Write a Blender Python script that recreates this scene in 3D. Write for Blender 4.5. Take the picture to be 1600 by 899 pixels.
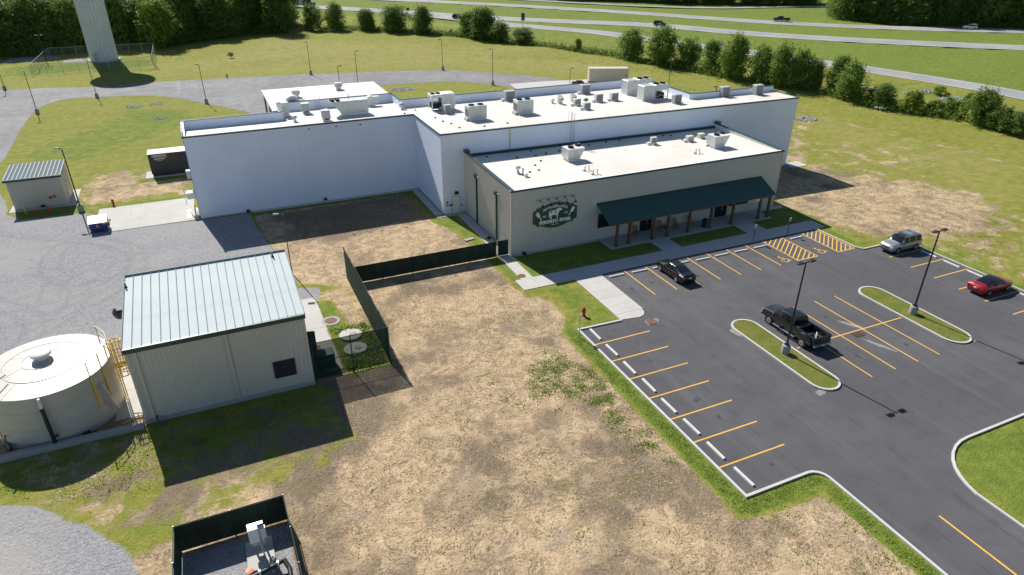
import bpy, bmesh, math, random
import numpy as np
from mathutils import Vector, Matrix
random.seed(7); np.random.seed(7)
S = bpy.context.scene
for o in list(bpy.data.objects): bpy.data.objects.remove(o, do_unlink=True)
COL = S.collection

# ------------------------------------------------------------------ camera
# world: metres, ground z=0, +x along the shop front, +y away from the camera (drone at 32 m)
F_PX, CX, CY, CAMH = 1047.86, 800.0, 449.5, 32.0
YAW, PIT, ROLL = math.radians(65.7629), math.radians(28.1542), math.radians(0.2583)
FW = np.array([math.cos(PIT)*math.cos(YAW), math.cos(PIT)*math.sin(YAW), -math.sin(PIT)])
_rt = np.array([math.sin(YAW), -math.cos(YAW), 0.0]); _up = np.cross(_rt, FW)
RT = _rt*math.cos(ROLL) + _up*math.sin(ROLL); UP = -_rt*math.sin(ROLL) + _up*math.cos(ROLL)
cd = bpy.data.cameras.new('camera'); cam = bpy.data.objects.new('camera', cd); COL.objects.link(cam)
cd.sensor_fit = 'HORIZONTAL'; cd.sensor_width = 36; cd.lens = F_PX/1600*36
cd.clip_start = .5; cd.clip_end = 5000
M3 = Matrix([[RT[i], UP[i], -FW[i]] for i in range(3)])
cam.matrix_world = Matrix.Translation((0, 0, CAMH)) @ M3.to_4x4()
S.camera = cam
S.render.resolution_x, S.render.resolution_y = 1024, 575

# ------------------------------------------------------------------ light
W = bpy.data.worlds.new('World'); S.world = W; W.use_nodes = True
wn = W.node_tree.nodes; wl = W.node_tree.links; wn.clear()
sky = wn.new('ShaderNodeTexSky'); sky.sky_type = 'NISHITA'; sky.sun_disc = False
SUN = Vector((-.205, 1.10, 1.0)).normalized()
sky.sun_elevation = math.asin(SUN.z); sky.sun_rotation = math.atan2(SUN.x, SUN.y)
sky.air_density = 1.0; sky.dust_density = .3; sky.ozone_density = 3.0
bg = wn.new('ShaderNodeBackground'); bg.inputs[1].default_value = .060
wo = wn.new('ShaderNodeOutputWorld'); wl.new(sky.outputs[0], bg.inputs[0]); wl.new(bg.outputs[0], wo.inputs[0])
sd_ = bpy.data.lights.new('sun', 'SUN'); sd_.energy = 4.4; sd_.angle = math.radians(.55); sd_.color = (1, .955, .88)
sun = bpy.data.objects.new('sun', sd_); COL.objects.link(sun); sun.location = (0, 0, 120)
sun.rotation_euler = SUN.to_track_quat('Z', 'Y').to_euler()
S.view_settings.view_transform = 'Standard'; S.view_settings.look = 'None'
S.view_settings.exposure = 0.60; S.view_settings.gamma = 1.0
try: S.view_settings.use_curve_mapping = False
except Exception: pass
S.render.engine = 'CYCLES'

# ------------------------------------------------------------------ pixels -> places
def P(u, v, z=0.0):
    d = FW*F_PX + RT*(u-CX) - UP*(v-CY); t = (z-CAMH)/d[2]
    return (float(d[0]*t), float(d[1]*t))
def HZ(x, y, v):
    n = UP + (v-CY)/F_PX*FW
    return float(CAMH - (x*n[0]+y*n[1])/n[2])
def PROJ(x, y, z):
    d = np.array([x, y, z-CAMH]); w = d@FW
    return CX+F_PX*(d@RT)/w, CY-F_PX*(d@UP)/w

# ------------------------------------------------------------------ material helpers
class NT:
    def __init__(s, name):
        s.m = bpy.data.materials.new(name); s.m.use_nodes = True
        s.t = s.m.node_tree; s.n = s.t.nodes; s.n.clear()
        s.out = s.n.new('ShaderNodeOutputMaterial')
    def set(s, sock, v):
        if v is None: return
        if isinstance(v, bpy.types.NodeSocket): s.t.links.new(v, sock)
        elif isinstance(v, (tuple, list)) and sock.type == 'RGBA': sock.default_value = (*v[:3], 1)
        else: sock.default_value = v
    def pos(s): return s.n.new('ShaderNodeNewGeometry').outputs['Position']
    def objco(s): return s.n.new('ShaderNodeTexCoord').outputs['Object']
    def island(s): return s.n.new('ShaderNodeNewGeometry').outputs['Random Per Island']
    def orand(s): return s.n.new('ShaderNodeObjectInfo').outputs['Random']
    def attr(s, name):
        a = s.n.new('ShaderNodeAttribute'); a.attribute_name = name; return a
    def map(s, vec, scale=(1, 1, 1), rot=(0, 0, 0), loc=(0, 0, 0)):
        a = s.n.new('ShaderNodeMapping'); s.set(a.inputs[0], vec)
        a.inputs['Scale'].default_value = scale; a.inputs['Rotation'].default_value = rot; a.inputs['Location'].default_value = loc
        return a.outputs[0]
    def noise(s, vec, scale, detail=3, rough=.55, dist=0.0, col=False):
        a = s.n.new('ShaderNodeTexNoise'); s.set(a.inputs['Vector'], vec)
        a.inputs['Scale'].default_value = scale; a.inputs['Detail'].default_value = detail
        a.inputs['Roughness'].default_value = rough; a.inputs['Distortion'].default_value = dist
        return a.outputs['Color' if col else 'Fac']
    def voro(s, vec, scale, feature='F1', rnd=1.0, out='Distance'):
        a = s.n.new('ShaderNodeTexVoronoi'); a.feature = feature; s.set(a.inputs['Vector'], vec)
        a.inputs['Scale'].default_value = scale; a.inputs['Randomness'].default_value = rnd
        return a.outputs[out]
    def math(s, op, a, b=None, c=None, clamp=False):
        m = s.n.new('ShaderNodeMath'); m.operation = op; m.use_clamp = clamp
        s.set(m.inputs[0], a); s.set(m.inputs[1], b); s.set(m.inputs[2], c)
        return m.outputs[0]
    def vmath(s, op, a, b=None):
        m = s.n.new('ShaderNodeVectorMath'); m.operation = op; s.set(m.inputs[0], a); s.set(m.inputs[1], b); return m.outputs[0]
    def smooth(s, x, lo, hi):
        m = s.n.new('ShaderNodeMapRange'); m.interpolation_type = 'SMOOTHSTEP'
        s.set(m.inputs[0], x); m.inputs[1].default_value = lo; m.inputs[2].default_value = hi; return m.outputs[0]
    def lin(s, x, lo, hi, a=0.0, b=1.0):
        m = s.n.new('ShaderNodeMapRange'); s.set(m.inputs[0], x)
        m.inputs[1].default_value = lo; m.inputs[2].default_value = hi; m.inputs[3].default_value = a; m.inputs[4].default_value = b
        return m.outputs[0]
    def mix(s, f, a, b, mode='MIX'):
        m = s.n.new('ShaderNodeMix'); m.data_type = 'RGBA'; m.blend_type = mode
        s.set(m.inputs[0], f); s.set(m.inputs[6], a); s.set(m.inputs[7], b); return m.outputs[2]
    def bump(s, h, strength=.3, dist=.02):
        b = s.n.new('ShaderNodeBump'); b.inputs['Strength'].default_value = strength; b.inputs['Distance'].default_value = dist
        s.set(b.inputs['Height'], h); return b.outputs[0]
    def bsdf(s, col, rough=.6, metal=0.0, normal=None, spec=.5, coat=0.0, link=True):
        b = s.n.new('ShaderNodeBsdfPrincipled'); s.set(b.inputs['Base Color'], col); s.set(b.inputs['Roughness'], rough)
        s.set(b.inputs['Metallic'], metal); s.set(b.inputs['Specular IOR Level'], spec); s.set(b.inputs['Coat Weight'], coat)
        if coat: b.inputs['Coat Roughness'].default_value = .06
        s.set(b.inputs['Normal'], normal)
        if link: s.t.links.new(b.outputs[0], s.out.inputs[0])
        return b.outputs[0]

MATS = {}
def plain(name, col, rough=.55, metal=0.0, var=.10, scale=1.5, spec=.5, coat=0.0, dirt=0.0, dirtcol=(.16, .12, .08)):
    """a painted / moulded surface: slight uneven tone plus optional grime"""
    if name in MATS: return MATS[name]
    s = NT(name); p = s.objco()
    n = s.noise(p, scale, 4, .6); n2 = s.noise(p, scale*9, 3, .6)
    f = s.math('ADD', s.math('MULTIPLY', n, .65), s.math('MULTIPLY', n2, .35))
    c = s.mix(s.lin(f, .3, .7), tuple(x*(1-var) for x in col), tuple(min(1, x*(1+var)) for x in col))
    if dirt:
        st = s.noise(s.map(p, (1, 1, .25)), scale*1.7, 5, .65)
        c = s.mix(s.math('MULTIPLY', s.smooth(st, .52, .75), dirt), c, dirtcol)
    s.bsdf(c, s.lin(n2, 0, 1, max(0, rough-.08), min(1, rough+.08)), metal, None, spec, coat)
    MATS[name] = s.m; return s.m

# ------------------------------------------------------------------ mesh builder
class MB:
    def __init__(s): s.v = []; s.f = []
    def add(s, vs, fs):
        b = len(s.v); s.v += [tuple(map(float, q)) for q in vs]; s.f += [tuple(b+i for i in q) for q in fs]; return s
    def box(s, x0, y0, z0, x1, y1, z1):
        return s.add([(x0,y0,z0),(x1,y0,z0),(x1,y1,z0),(x0,y1,z0),(x0,y0,z1),(x1,y0,z1),(x1,y1,z1),(x0,y1,z1)],
                     [(3,2,1,0),(4,5,6,7),(0,1,5,4),(1,2,6,5),(2,3,7,6),(3,0,4,7)])
    def cbox(s, cx, cy, cz, sx, sy, sz, rz=0.0, bev=0.0):
        """box by centre and size turned about z, optional chamfered vertical edges and top"""
        hx, hy = sx/2, sy/2
        if bev:
            b = bev; pl = [(-hx+b,-hy),(hx-b,-hy),(hx,-hy+b),(hx,hy-b),(hx-b,hy),(-hx+b,hy),(-hx,hy-b),(-hx,-hy+b)]
        else: pl = [(-hx,-hy),(hx,-hy),(hx,hy),(-hx,hy)]
        c, n = math.cos(rz), math.sin(rz)
        pl = [(cx+x*c-y*n, cy+x*n+y*c) for x, y in pl]
        if not bev: return s.prism(pl, cz-sz/2, cz+sz/2)
        k = 1-2*bev/max(sx, sy)
        pt = [(cx+(x-cx)*k, cy+(y-cy)*k) for x, y in pl]
        N = len(pl); vs = [(x,y,cz-sz/2) for x,y in pl]+[(x,y,cz+sz/2-bev) for x,y in pl]+[(x,y,cz+sz/2) for x,y in pt]
        fs = [tuple(range(N-1,-1,-1)), tuple(range(2*N,3*N))]
        for r in range(2):
            for i in range(N): j=(i+1)%N; fs.append((r*N+i, r*N+j, (r+1)*N+j, (r+1)*N+i))
        return s.add(vs, fs)
    def prism(s, pl, z0, z1):
        n = len(pl); a = sum(pl[i][0]*pl[(i+1)%n][1]-pl[(i+1)%n][0]*pl[i][1] for i in range(n))
        if a < 0: pl = pl[::-1]
        zb = z0 if callable(z0) else (lambda x, y: z0); zt = z1 if callable(z1) else (lambda x, y: z1)
        vs = [(x,y,zb(x,y)) for x,y in pl]+[(x,y,zt(x,y)) for x,y in pl]
        return s.add(vs, [tuple(range(n-1,-1,-1)), tuple(range(n,2*n))]+[(i,(i+1)%n,n+(i+1)%n,n+i) for i in range(n)])
    def sheet(s, pl, z):
        n = len(pl); a = sum(pl[i][0]*pl[(i+1)%n][1]-pl[(i+1)%n][0]*pl[i][1] for i in range(n))
        if a < 0: pl = pl[::-1]
        zz = z if callable(z) else (lambda x, y: z)
        if n > 6:
            from mathutils.geometry import tessellate_polygon
            tris = tessellate_polygon([[Vector((x,y,0)) for x,y in pl]])
            out = []
            for a_, b_, c_ in tris:
                A_, B_, C_ = pl[a_], pl[b_], pl[c_]
                if (B_[0]-A_[0])*(C_[1]-A_[1])-(B_[1]-A_[1])*(C_[0]-A_[0]) < 0: a_, c_ = c_, a_
                out.append((a_,b_,c_))
            return s.add([(x,y,zz(x,y)) for x,y in pl], out)
        return s.add([(x,y,zz(x,y)) for x,y in pl], [tuple(range(n))])
    def cyl(s, p0, p1, r0, r1=None, n=12, cap=True):
        r1 = r0 if r1 is None else r1
        p0, p1 = Vector(p0), Vector(p1); d = (p1-p0).normalized()
        a = d.orthogonal().normalized(); b = d.cross(a)
        vs = []
        for p, r in ((p0, r0), (p1, r1)):
            for i in range(n):
                t = 2*math.pi*i/n; vs.append(p+a*math.cos(t)*r+b*math.sin(t)*r)
        fs = [(i,(i+1)%n,n+(i+1)%n,n+i) for i in range(n)]
        if cap: fs += [tuple(range(n-1,-1,-1)), tuple(range(n,2*n))]
        return s.add(vs, fs)
    def tube(s, pts, r, n=8):
        for a, b in zip(pts[:-1], pts[1:]): s.cyl(a, b, r, r, n)
        for p in pts[1:-1]: s.ball(p, r*1.02, 6, 4)
        return s
    def ball(s, c, r, n=10, m=6, sz=1.0):
        vs = [(c[0],c[1],c[2]-r*sz)]; fs = []
        for j in range(1, m):
            t = -math.pi/2+math.pi*j/m
            for i in range(n):
                q = 2*math.pi*i/n; vs.append((c[0]+r*math.cos(t)*math.cos(q), c[1]+r*math.cos(t)*math.sin(q), c[2]+r*sz*math.sin(t)))
        vs.append((c[0],c[1],c[2]+r*sz)); L = len(vs)-1
        for i in range(n): fs.append((0, 1+(i+1)%n, 1+i))
        for j in range(m-2):
            for i in range(n): a=1+j*n+i; b=1+j*n+(i+1)%n; fs.append((a,b,b+n,a+n))
        for i in range(n): fs.append((1+(m-2)*n+i, 1+(m-2)*n+(i+1)%n, L))
        return s.add(vs, fs)
    def lathe(s, c, prof, n=24):
        vs = []; m = len(prof)
        for r, z in prof:
            for i in range(n): t=2*math.pi*i/n; vs.append((c[0]+r*math.cos(t), c[1]+r*math.sin(t), c[2]+z))
        fs = [(j*n+i, j*n+(i+1)%n, (j+1)*n+(i+1)%n, (j+1)*n+i) for j in range(m-1) for i in range(n)]
        if prof[0][0] > 1e-4: fs.append(tuple(range(n-1,-1,-1)))
        if prof[-1][0] > 1e-4: fs.append(tuple((m-1)*n+i for i in range(n)))
        return s.add(vs, fs)
    def ring(s, c, ro, ri, z0, z1, n=20):
        return s.lathe(c, [(ri,z0),(ro,z0),(ro,z1),(ri,z1),(ri,z0)][::1], n)
    def mesh(s, name, smooth=False):
        me = bpy.data.meshes.new(name); me.from_pydata(s.v, [], s.f); me.validate(clean_customdata=False)
        if smooth:
            me.polygons.foreach_set('use_smooth', [True]*len(me.polygons))
        me.update(); return me
    def build(s, name, mat, parent=None, smooth=False, loc=None, rz=None):
        me = s.mesh(name, smooth); me.materials.append(mat)
        o = bpy.data.objects.new(name, me); COL.objects.link(o)
        if smooth == 'auto' or smooth is True:
            me.polygons.foreach_set('use_smooth', [True]*len(me.polygons))
            try: me.set_sharp_from_angle(angle=math.radians(38))
            except Exception: pass
        if parent is not None: o.parent = parent
        if loc is not None: o.location = loc
        if rz is not None: o.rotation_euler = (0, 0, rz)
        return o

def inst(name, me, parent=None, loc=(0,0,0), rz=0.0, scale=None):
    o = bpy.data.objects.new(name, me); COL.objects.link(o)
    if parent is not None: o.parent = parent
    o.location = loc; o.rotation_euler = (0, 0, rz)
    if scale is not None: o.scale = scale
    return o
def tag(o, label=None, cat=None, group=None, kind=None):
    if label: o['label'] = label
    if cat: o['category'] = cat
    if group: o['group'] = group
    if kind: o['kind'] = kind
    return o
def thing(name, label, cat, loc=(0,0,0), rz=0.0, group=None):
    o = bpy.data.objects.new(name, None); COL.objects.link(o); o.empty_display_size = .3
    o.location = loc; o.rotation_euler = (0, 0, rz); return tag(o, label, cat, group)
def copy_tree(o, parent=None):
    c = o.copy(); COL.objects.link(c); c.parent = parent
    for ch in list(o.children): copy_tree(ch, c)
    return c
def structure(name, mb, mat, parent=None, smooth=False):
    o = mb.build(name, mat, parent, smooth)
    if parent is None: o['kind'] = 'structure'
    return o
def text_mesh(txt, size, depth=.01, bold=0.0, bend=0.0, sx=1.0, shear=0.0, space=1.0):
    """flat lettering in the x-z plane, centred, facing -y"""
    cu = bpy.data.curves.new('t', 'FONT'); cu.body = txt; cu.size = size; cu.align_x = 'CENTER'; cu.align_y = 'CENTER'
    cu.offset = bold; cu.extrude = depth/2; cu.shear = shear; cu.space_character = space; cu.resolution_u = 2
    ob = bpy.data.objects.new('t', cu); COL.objects.link(ob)
    dg = bpy.context.evaluated_depsgraph_get(); me = bpy.data.meshes.new_from_object(ob.evaluated_get(dg))
    bpy.data.objects.remove(ob, do_unlink=True); bpy.data.curves.remove(cu)
    for v in me.vertices:
        x, y, z = v.co; x *= sx
        v.co = (x, -z, y - bend*x*x)
    return me
ORD = ['first','second','third','fourth','fifth','sixth','seventh','eighth','ninth','tenth','eleventh','twelfth']

# ------------------------------------------------------------------ surface materials
def ground_material():
    s = NT('ground_cover'); p = s.pos(); A = s.attr('mask'); B = s.attr('mask2')
    sa = s.n.new('ShaderNodeSeparateColor'); s.t.links.new(A.outputs['Color'], sa.inputs[0])
    sb = s.n.new('ShaderNodeSeparateColor'); s.t.links.new(B.outputs['Color'], sb.inputs[0])
    dirt, grav, lush = sa.outputs; dark, dry, track = sb.outputs
    warp = s.vmath('ADD', p, s.vmath('MULTIPLY', s.vmath('SUBTRACT', s.noise(p, .5, 2, .6, col=True), (.5,.5,.5)), (2.2,2.2,0)))
    nL = s.noise(p, .035, 4, .6); nM = s.noise(warp, .16, 4, .62); nS = s.noise(warp, .9, 4, .68); nF = s.noise(p, 5.5, 3, .75); nX = s.noise(p, 16, 1, .6)
    nT = s.noise(s.map(p, (1,1,1), loc=(31,17,0)), .38, 4, .70)
    # grass: dry olive to green, clumpy
    g1 = s.mix(s.smooth(nS, .35, .68), (.172,.196,.026), (.285,.268,.060))
    mow = s.noise(s.map(p, (.10, 1.1, 1), rot=(0,0,.42)), .55, 4, .6)
    g1 = s.mix(s.math('MULTIPLY', s.smooth(mow, .45, .7), .45), g1, (.28,.245,.075))
    g1 = s.mix(s.math('MULTIPLY', s.smooth(nM, .50, .72), .75), g1, (.150,.212,.022))
    g2 = s.mix(s.smooth(nS, .3, .7), (.105,.155,.022), (.185,.235,.036))
    g2 = s.mix(s.math('MULTIPLY', s.smooth(nM, .5, .75), .35), g2, (.235,.245,.045))
    lf = s.smooth(s.math('ADD', lush, s.math('MULTIPLY', s.math('SUBTRACT', nT, .5), 1.1)), .38, .62)
    gr = s.mix(lf, g1, g2)
    gr = s.mix(s.math('MULTIPLY', dry, s.smooth(nT, .3, .65)), gr, (.36,.305,.13))
    # tufts: fine light/dark speckle, a property of the sward
    gr = s.mix(s.math('MULTIPLY', s.smooth(nF, .46, .72), .75), gr, s.mix(.6, gr, (.05,.065,.014)))
    gr = s.mix(s.math('MULTIPLY', s.smooth(nX, .52, .75), .35), gr, (.29,.26,.09))
    # bare soil
    tan = s.mix(s.smooth(nS, .3, .72), (.60,.450,.285), (.42,.308,.190))
    tan = s.mix(s.math('MULTIPLY', s.smooth(nF, .45, .75), .5), tan, (.29,.205,.13))
    rd = s.noise(warp, .95, 4, .68)                       # thin meandering erosion lines
    line = s.math('SUBTRACT', 1.0, s.smooth(s.math('ABSOLUTE', s.math('SUBTRACT', rd, .5)), .0, .030))
    line2 = s.math('SUBTRACT', 1.0, s.smooth(s.math('ABSOLUTE', s.math('SUBTRACT', rd, .585)), .0, .024))
    crack = s.math('MULTIPLY', s.math('MAXIMUM', line, line2), s.smooth(nM, .34, .52))
    crack = s.math('MULTIPLY', crack, s.smooth(nS, .30, .52))
    tan = s.mix(s.math('MULTIPLY', crack, .85), tan, (.12,.085,.055))
    cl = s.noise(p, 3.6, 3, .8); clod = s.math('MULTIPLY', s.smooth(cl, .55, .66), s.smooth(nT, .35, .62))
    tan = s.mix(s.math('MULTIPLY', clod, .62), tan, (.15,.105,.068))
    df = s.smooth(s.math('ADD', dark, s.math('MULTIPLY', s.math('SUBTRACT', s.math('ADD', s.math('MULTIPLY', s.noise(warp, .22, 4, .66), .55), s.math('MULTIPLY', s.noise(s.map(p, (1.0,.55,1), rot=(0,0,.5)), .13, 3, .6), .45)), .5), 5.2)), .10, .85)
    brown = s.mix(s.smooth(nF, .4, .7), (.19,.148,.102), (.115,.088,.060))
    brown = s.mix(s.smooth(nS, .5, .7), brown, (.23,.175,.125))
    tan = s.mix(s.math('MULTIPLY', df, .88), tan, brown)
    sil = s.smooth(s.noise(s.map(p, loc=(80,40,0)), .3, 2, .6), .60, .75)
    tan = s.mix(s.math('MULTIPLY', sil, .55), tan, (.265,.222,.185))
    thatch = s.smooth(s.noise(s.map(warp, loc=(7,90,0)), .45, 3, .75), .56, .68)
    tan = s.mix(s.math('MULTIPLY', thatch, .6), tan, (.165,.145,.065))
    ns = s.math('ADD', s.math('MULTIPLY', s.math('SUBTRACT', nT, .5), 1.5), s.math('MULTIPLY', s.math('SUBTRACT', nF, .5), .55))
    dF = s.smooth(s.math('ADD', dirt, ns), .40, .60)
    c = s.mix(dF, gr, tan)
    # crushed stone
    st = s.voro(p, 9.0, 'F1', out='Color'); sb2 = s.n.new('ShaderNodeSeparateColor'); s.t.links.new(st, sb2.inputs[0])
    gv = s.mix(sb2.outputs[0], (.215,.215,.230), (.355,.352,.362))
    gv = s.mix(s.math('MULTIPLY', s.smooth(nM, .4, .7), .6), gv, (.34,.325,.305))
    gv = s.mix(s.math('MULTIPLY', s.smooth(nS, .5, .75), .35), gv, (.19,.185,.19))
    gv = s.mix(s.math('MULTIPLY', track, .55), gv, (.15,.146,.15))
    gv = s.mix(s.math('MULTIPLY', s.smooth(dry, .2, .9), .6), gv, (.50,.455,.39))
    gF = s.smooth(s.math('ADD', grav, s.math('MULTIPLY', ns, .75)), .40, .60)
    c = s.mix(gF, c, gv)
    h = s.math('SUBTRACT', nF, s.math('MULTIPLY', cl, .5))
    s.bsdf(c, .96, 0, s.bump(h, .75, .12), .15)
    return s.m
GROUND = ground_material()

def asphalt(name, c0, c1, patch=.5, seam=True):
    s = NT(name); p = s.pos()
    nL = s.noise(p, .09, 5, .6); nM = s.noise(p, .6, 5, .62); nF = s.noise(p, 26, 2, .7); st = s.noise(s.map(p, (1, .06, 1)), .8, 4, .6)
    c = s.mix(s.smooth(nL, .35, .68), c0, c1)
    c = s.mix(s.math('MULTIPLY', s.smooth(nM, .45, .75), .30), c, tuple(x*.66 for x in c0))
    c = s.mix(s.math('MULTIPLY', s.smooth(st, .5, .72), .32), c, tuple(x*1.35 for x in c1))
    dust = s.smooth(s.noise(s.map(p, (1,1,1), loc=(11,5,0)), .17, 6, .7), .60, .82)
    c = s.mix(s.math('MULTIPLY', dust, patch*.6), c, (.19,.178,.16))
    if seam:   # paving lane joints every few metres
        wv = s.vmath('ADD', p, s.vmath('MULTIPLY', s.vmath('SUBTRACT', s.noise(p, .25, 3, .6, col=True), (.5,.5,.5)), (.35,.35,0)))
        sp = s.n.new('ShaderNodeSeparateXYZ'); s.t.links.new(wv, sp.inputs[0])
        fx = s.math('ABSOLUTE', s.math('SUBTRACT', s.math('FRACT', s.math('MULTIPLY', sp.outputs[0], 1/3.72)), .5))
        jm = s.math('MULTIPLY', s.math('SUBTRACT', 1.0, s.smooth(fx, .006, .022)), s.smooth(nM, .38, .55))
        c = s.mix(s.math('MULTIPLY', jm, .38), c, (.035,.035,.038))
    c = s.mix(s.math('MULTIPLY', s.smooth(nF, .5, .8), .35), c, tuple(x*1.7 for x in c1))
    s.bsdf(c, s.lin(nM, .3, .7, .78, .95), 0, s.bump(nF, .35, .01), .35)
    return s.m
ASPHALT = asphalt('parking_asphalt', (.078,.077,.083), (.100,.098,.105), .45)
ROADGREY = asphalt('worn_road_asphalt', (.165,.164,.170), (.215,.212,.215), .35, False)
HIGHWAY = asphalt('highway_asphalt', (.25,.245,.245), (.33,.32,.315), .4, False)

def concrete(name, c, var=.12, stain=.25):
    s = NT(name); p = s.pos(); a = s.noise(p, .5, 5, .6); b = s.noise(p, 7, 4, .65); d = s.noise(s.map(p, loc=(3,9,0)), .25, 5, .65)
    r = s.orand()
    k = s.mix(s.lin(s.math('ADD', s.math('MULTIPLY', a, .5), s.math('MULTIPLY', b, .5)), .35, .65), tuple(x*(1-var) for x in c), tuple(x*(1+var*.6) for x in c))
    k = s.mix(s.math('MULTIPLY', r, .10), k, tuple(x*.7 for x in c))
    k = s.mix(s.math('MULTIPLY', s.smooth(d, .55, .78), stain), k, tuple(x*y for x, y in zip(c, (.72,.66,.56))))
    s.bsdf(k, .88, 0, s.bump(b, .2, .01), .3); return s.m
CONC = concrete('walk_concrete', (.50,.485,.455)); CONC2 = concrete('kerb_concrete', (.56,.545,.515), .14, .35); CONC3 = concrete('grey_concrete', (.36,.36,.355), .15, .4)

def roof_membrane():
    s = NT('white_roof_membrane'); p = s.pos(); a = s.noise(p, .12, 5, .65); b = s.noise(p, 1.1, 5, .7); d = s.noise(s.map(p, (.35,1.4,1)), .6, 5, .7)
    c = s.mix(s.smooth(a, .35, .7), (.71,.68,.62), (.62,.585,.52))
    c = s.mix(s.math('MULTIPLY', s.smooth(d, .52, .75), .35), c, (.60,.54,.44))
    c = s.mix(s.math('MULTIPLY', s.smooth(b, .66, .78), .5), c, (.50,.36,.22))
    sp = s.n.new('ShaderNodeSeparateXYZ'); s.t.links.new(p, sp.inputs[0])
    fy = s.math('ABSOLUTE', s.math('SUBTRACT', s.math('FRACT', s.math('MULTIPLY', sp.outputs[1], 1/3.05)), .5))
    lap = s.math('SUBTRACT', 1.0, s.smooth(fy, .006, .014))
    c = s.mix(s.math('MULTIPLY', lap, .28), c, (.56,.52,.46))
    s.bsdf(c, .6, 0, s.bump(b, .1, .01), .4); return s.m
MEMBRANE = roof_membrane()

def siding(name, c, streak=.10, rough=.42):
    s = NT(name); p = s.pos(); a = s.noise(p, .18, 4, .6); v = s.noise(s.map(p, (2.2, 2.2, .10)), .8, 4, .6); d = s.noise(p, 3, 4, .6)
    k = s.mix(s.smooth(a, .3, .7), tuple(x*.96 for x in c), tuple(min(1, x*1.03) for x in c))
    k = s.mix(s.math('MULTIPLY', s.smooth(v, .48, .75), streak), k, tuple(x*.74 for x in c))
    k = s.mix(s.math('MULTIPLY', s.orand(), .03), k, tuple(x*.85 for x in c))
    s.bsdf(k, s.lin(d, .3, .7, rough-.05, rough+.08), 0, None, .5); return s.m
WHITEWALL = siding('white_panel', (.76,.835,.97)); BEIGE = siding('beige_siding', (.55,.545,.50)); BEIGE2 = siding('light_stone_siding', (.56,.54,.48)); SHEDWALL = siding('shed_siding', (.54,.50,.42))
TEAL = plain('dark_green_trim', (.022,.062,.062), .38, .0, .12, 2)
TEALROOF = siding('green_metal_roof', (.050,.128,.104), .25, .42)
GALV = plain('galvalume_roof', (.45,.51,.525), .72, .0, .10, .6, dirt=.25, dirtcol=(.36,.36,.34))
SEAMGREY = plain('seam_grey_metal', (.24,.30,.32), .85, .0, .1)  # darker grey metal for the seams and edge trims
SHEDROOF = plain('shed_roof_metal', (.07,.11,.13), .85, .0, .12)
ZINC = plain('galvanised_steel', (.58,.60,.60), .42, .45, .16, 2.0, dirt=.35, dirtcol=(.35,.34,.30))
UNITW = plain('unit_off_white', (.70,.70,.67), .5, .05, .10, 1.4, dirt=.3, dirtcol=(.42,.38,.30))
UNITG = plain('unit_grey', (.46,.47,.47), .5, .1, .12, 2, dirt=.3)
GRILLE = plain('grille_dark_grey', (.17,.17,.18), .55, .3, .2, 6)
RIBM = plain('pale_rib', (.36,.40,.41), .85, 0, .1)
BLACK = plain('black_plastic', (.018,.018,.02), .5, 0, .2, 4)
BLACKMETAL = plain('black_painted_metal', (.022,.024,.028), .38, .2, .2, 3)
DARKGREY = plain('dark_grey_steel', (.055,.065,.075), .42, .2, .15, 2)
WHITE = plain('white_paint', (.80,.80,.78), .45, 0, .05, 3)
YELLOWLINE = None
def road_paint(name, c, wear=.55):
    s = NT(name); p = s.pos(); a = s.noise(p, 9, 4, .7); b = s.noise(p, 1.2, 4, .6)
    w = s.math('MULTIPLY', s.smooth(s.math('ADD', s.math('MULTIPLY', a, .6), s.math('MULTIPLY', b, .4)), .50, .68), wear)
    s.bsdf(s.mix(w, c, tuple(.45*x+.05 for x in c)), .7, 0, None, .3); return s.m
YELLOWLINE = road_paint('yellow_road_paint', (.76,.44,.075)); WHITELINE = road_paint('white_road_paint', (.72,.72,.70))
YELLOW = plain('safety_yellow', (.78,.50,.02), .42, 0, .10, 3); RED = plain('hydrant_red', (.42,.025,.02), .4, 0, .15, 4)
GLASSDK = plain('dark_window_glass', (.012,.016,.020), .06, 0, .05, 1, spec=.7)
WOOD = None
def wood():
    s = NT('stained_timber'); p = s.objco(); g = s.noise(s.map(p, (9,9,.8)), 2.2, 5, .65, .4); r = s.orand()
    c = s.mix(s.smooth(g, .3, .7), (.11,.062,.032), (.20,.125,.07)); c = s.mix(s.math('MULTIPLY', r, .35), c, (.09,.055,.03))
    s.bsdf(c, .75, 0, s.bump(g, .3, .01), .3); return s.m
WOOD = wood()
MULCHWOOD = plain('chair_timber', (.28,.17,.09), .7, 0, .2, 5)
IRON = plain('rusty_iron', (.16,.085,.055), .8, .2, .25, 5)

# ================================================================== THE SETTING
def arc(cx, cy, r, a0, a1, n=6):
    return [(cx+r*math.cos(math.radians(a0+(a1-a0)*i/n)), cy+r*math.sin(math.radians(a0+(a1-a0)*i/n))) for i in range(n+1)]
def offset_path(pts, d, closed=False):
    """polyline moved sideways (left positive)"""
    out = []; n = len(pts)
    for i, p in enumerate(pts):
        a = pts[i-1] if (i or closed) else pts[i]; b = pts[(i+1) % n] if (i < n-1 or closed) else pts[i]
        t1 = Vector((p[0]-a[0], p[1]-a[1])); t2 = Vector((b[0]-p[0], b[1]-p[1]))
        if t1.length < 1e-6: t1 = t2
        if t2.length < 1e-6: t2 = t1
        t1.normalize(); t2.normalize(); n1 = Vector((-t1.y, t1.x)); n2 = Vector((-t2.y, t2.x)); m = (n1+n2)
        if m.length < 1e-6: m = n1
        m.normalize(); k = d/max(.5, m.dot(n1)); out.append((p[0]+m.x*k, p[1]+m.y*k))
    return out
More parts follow.
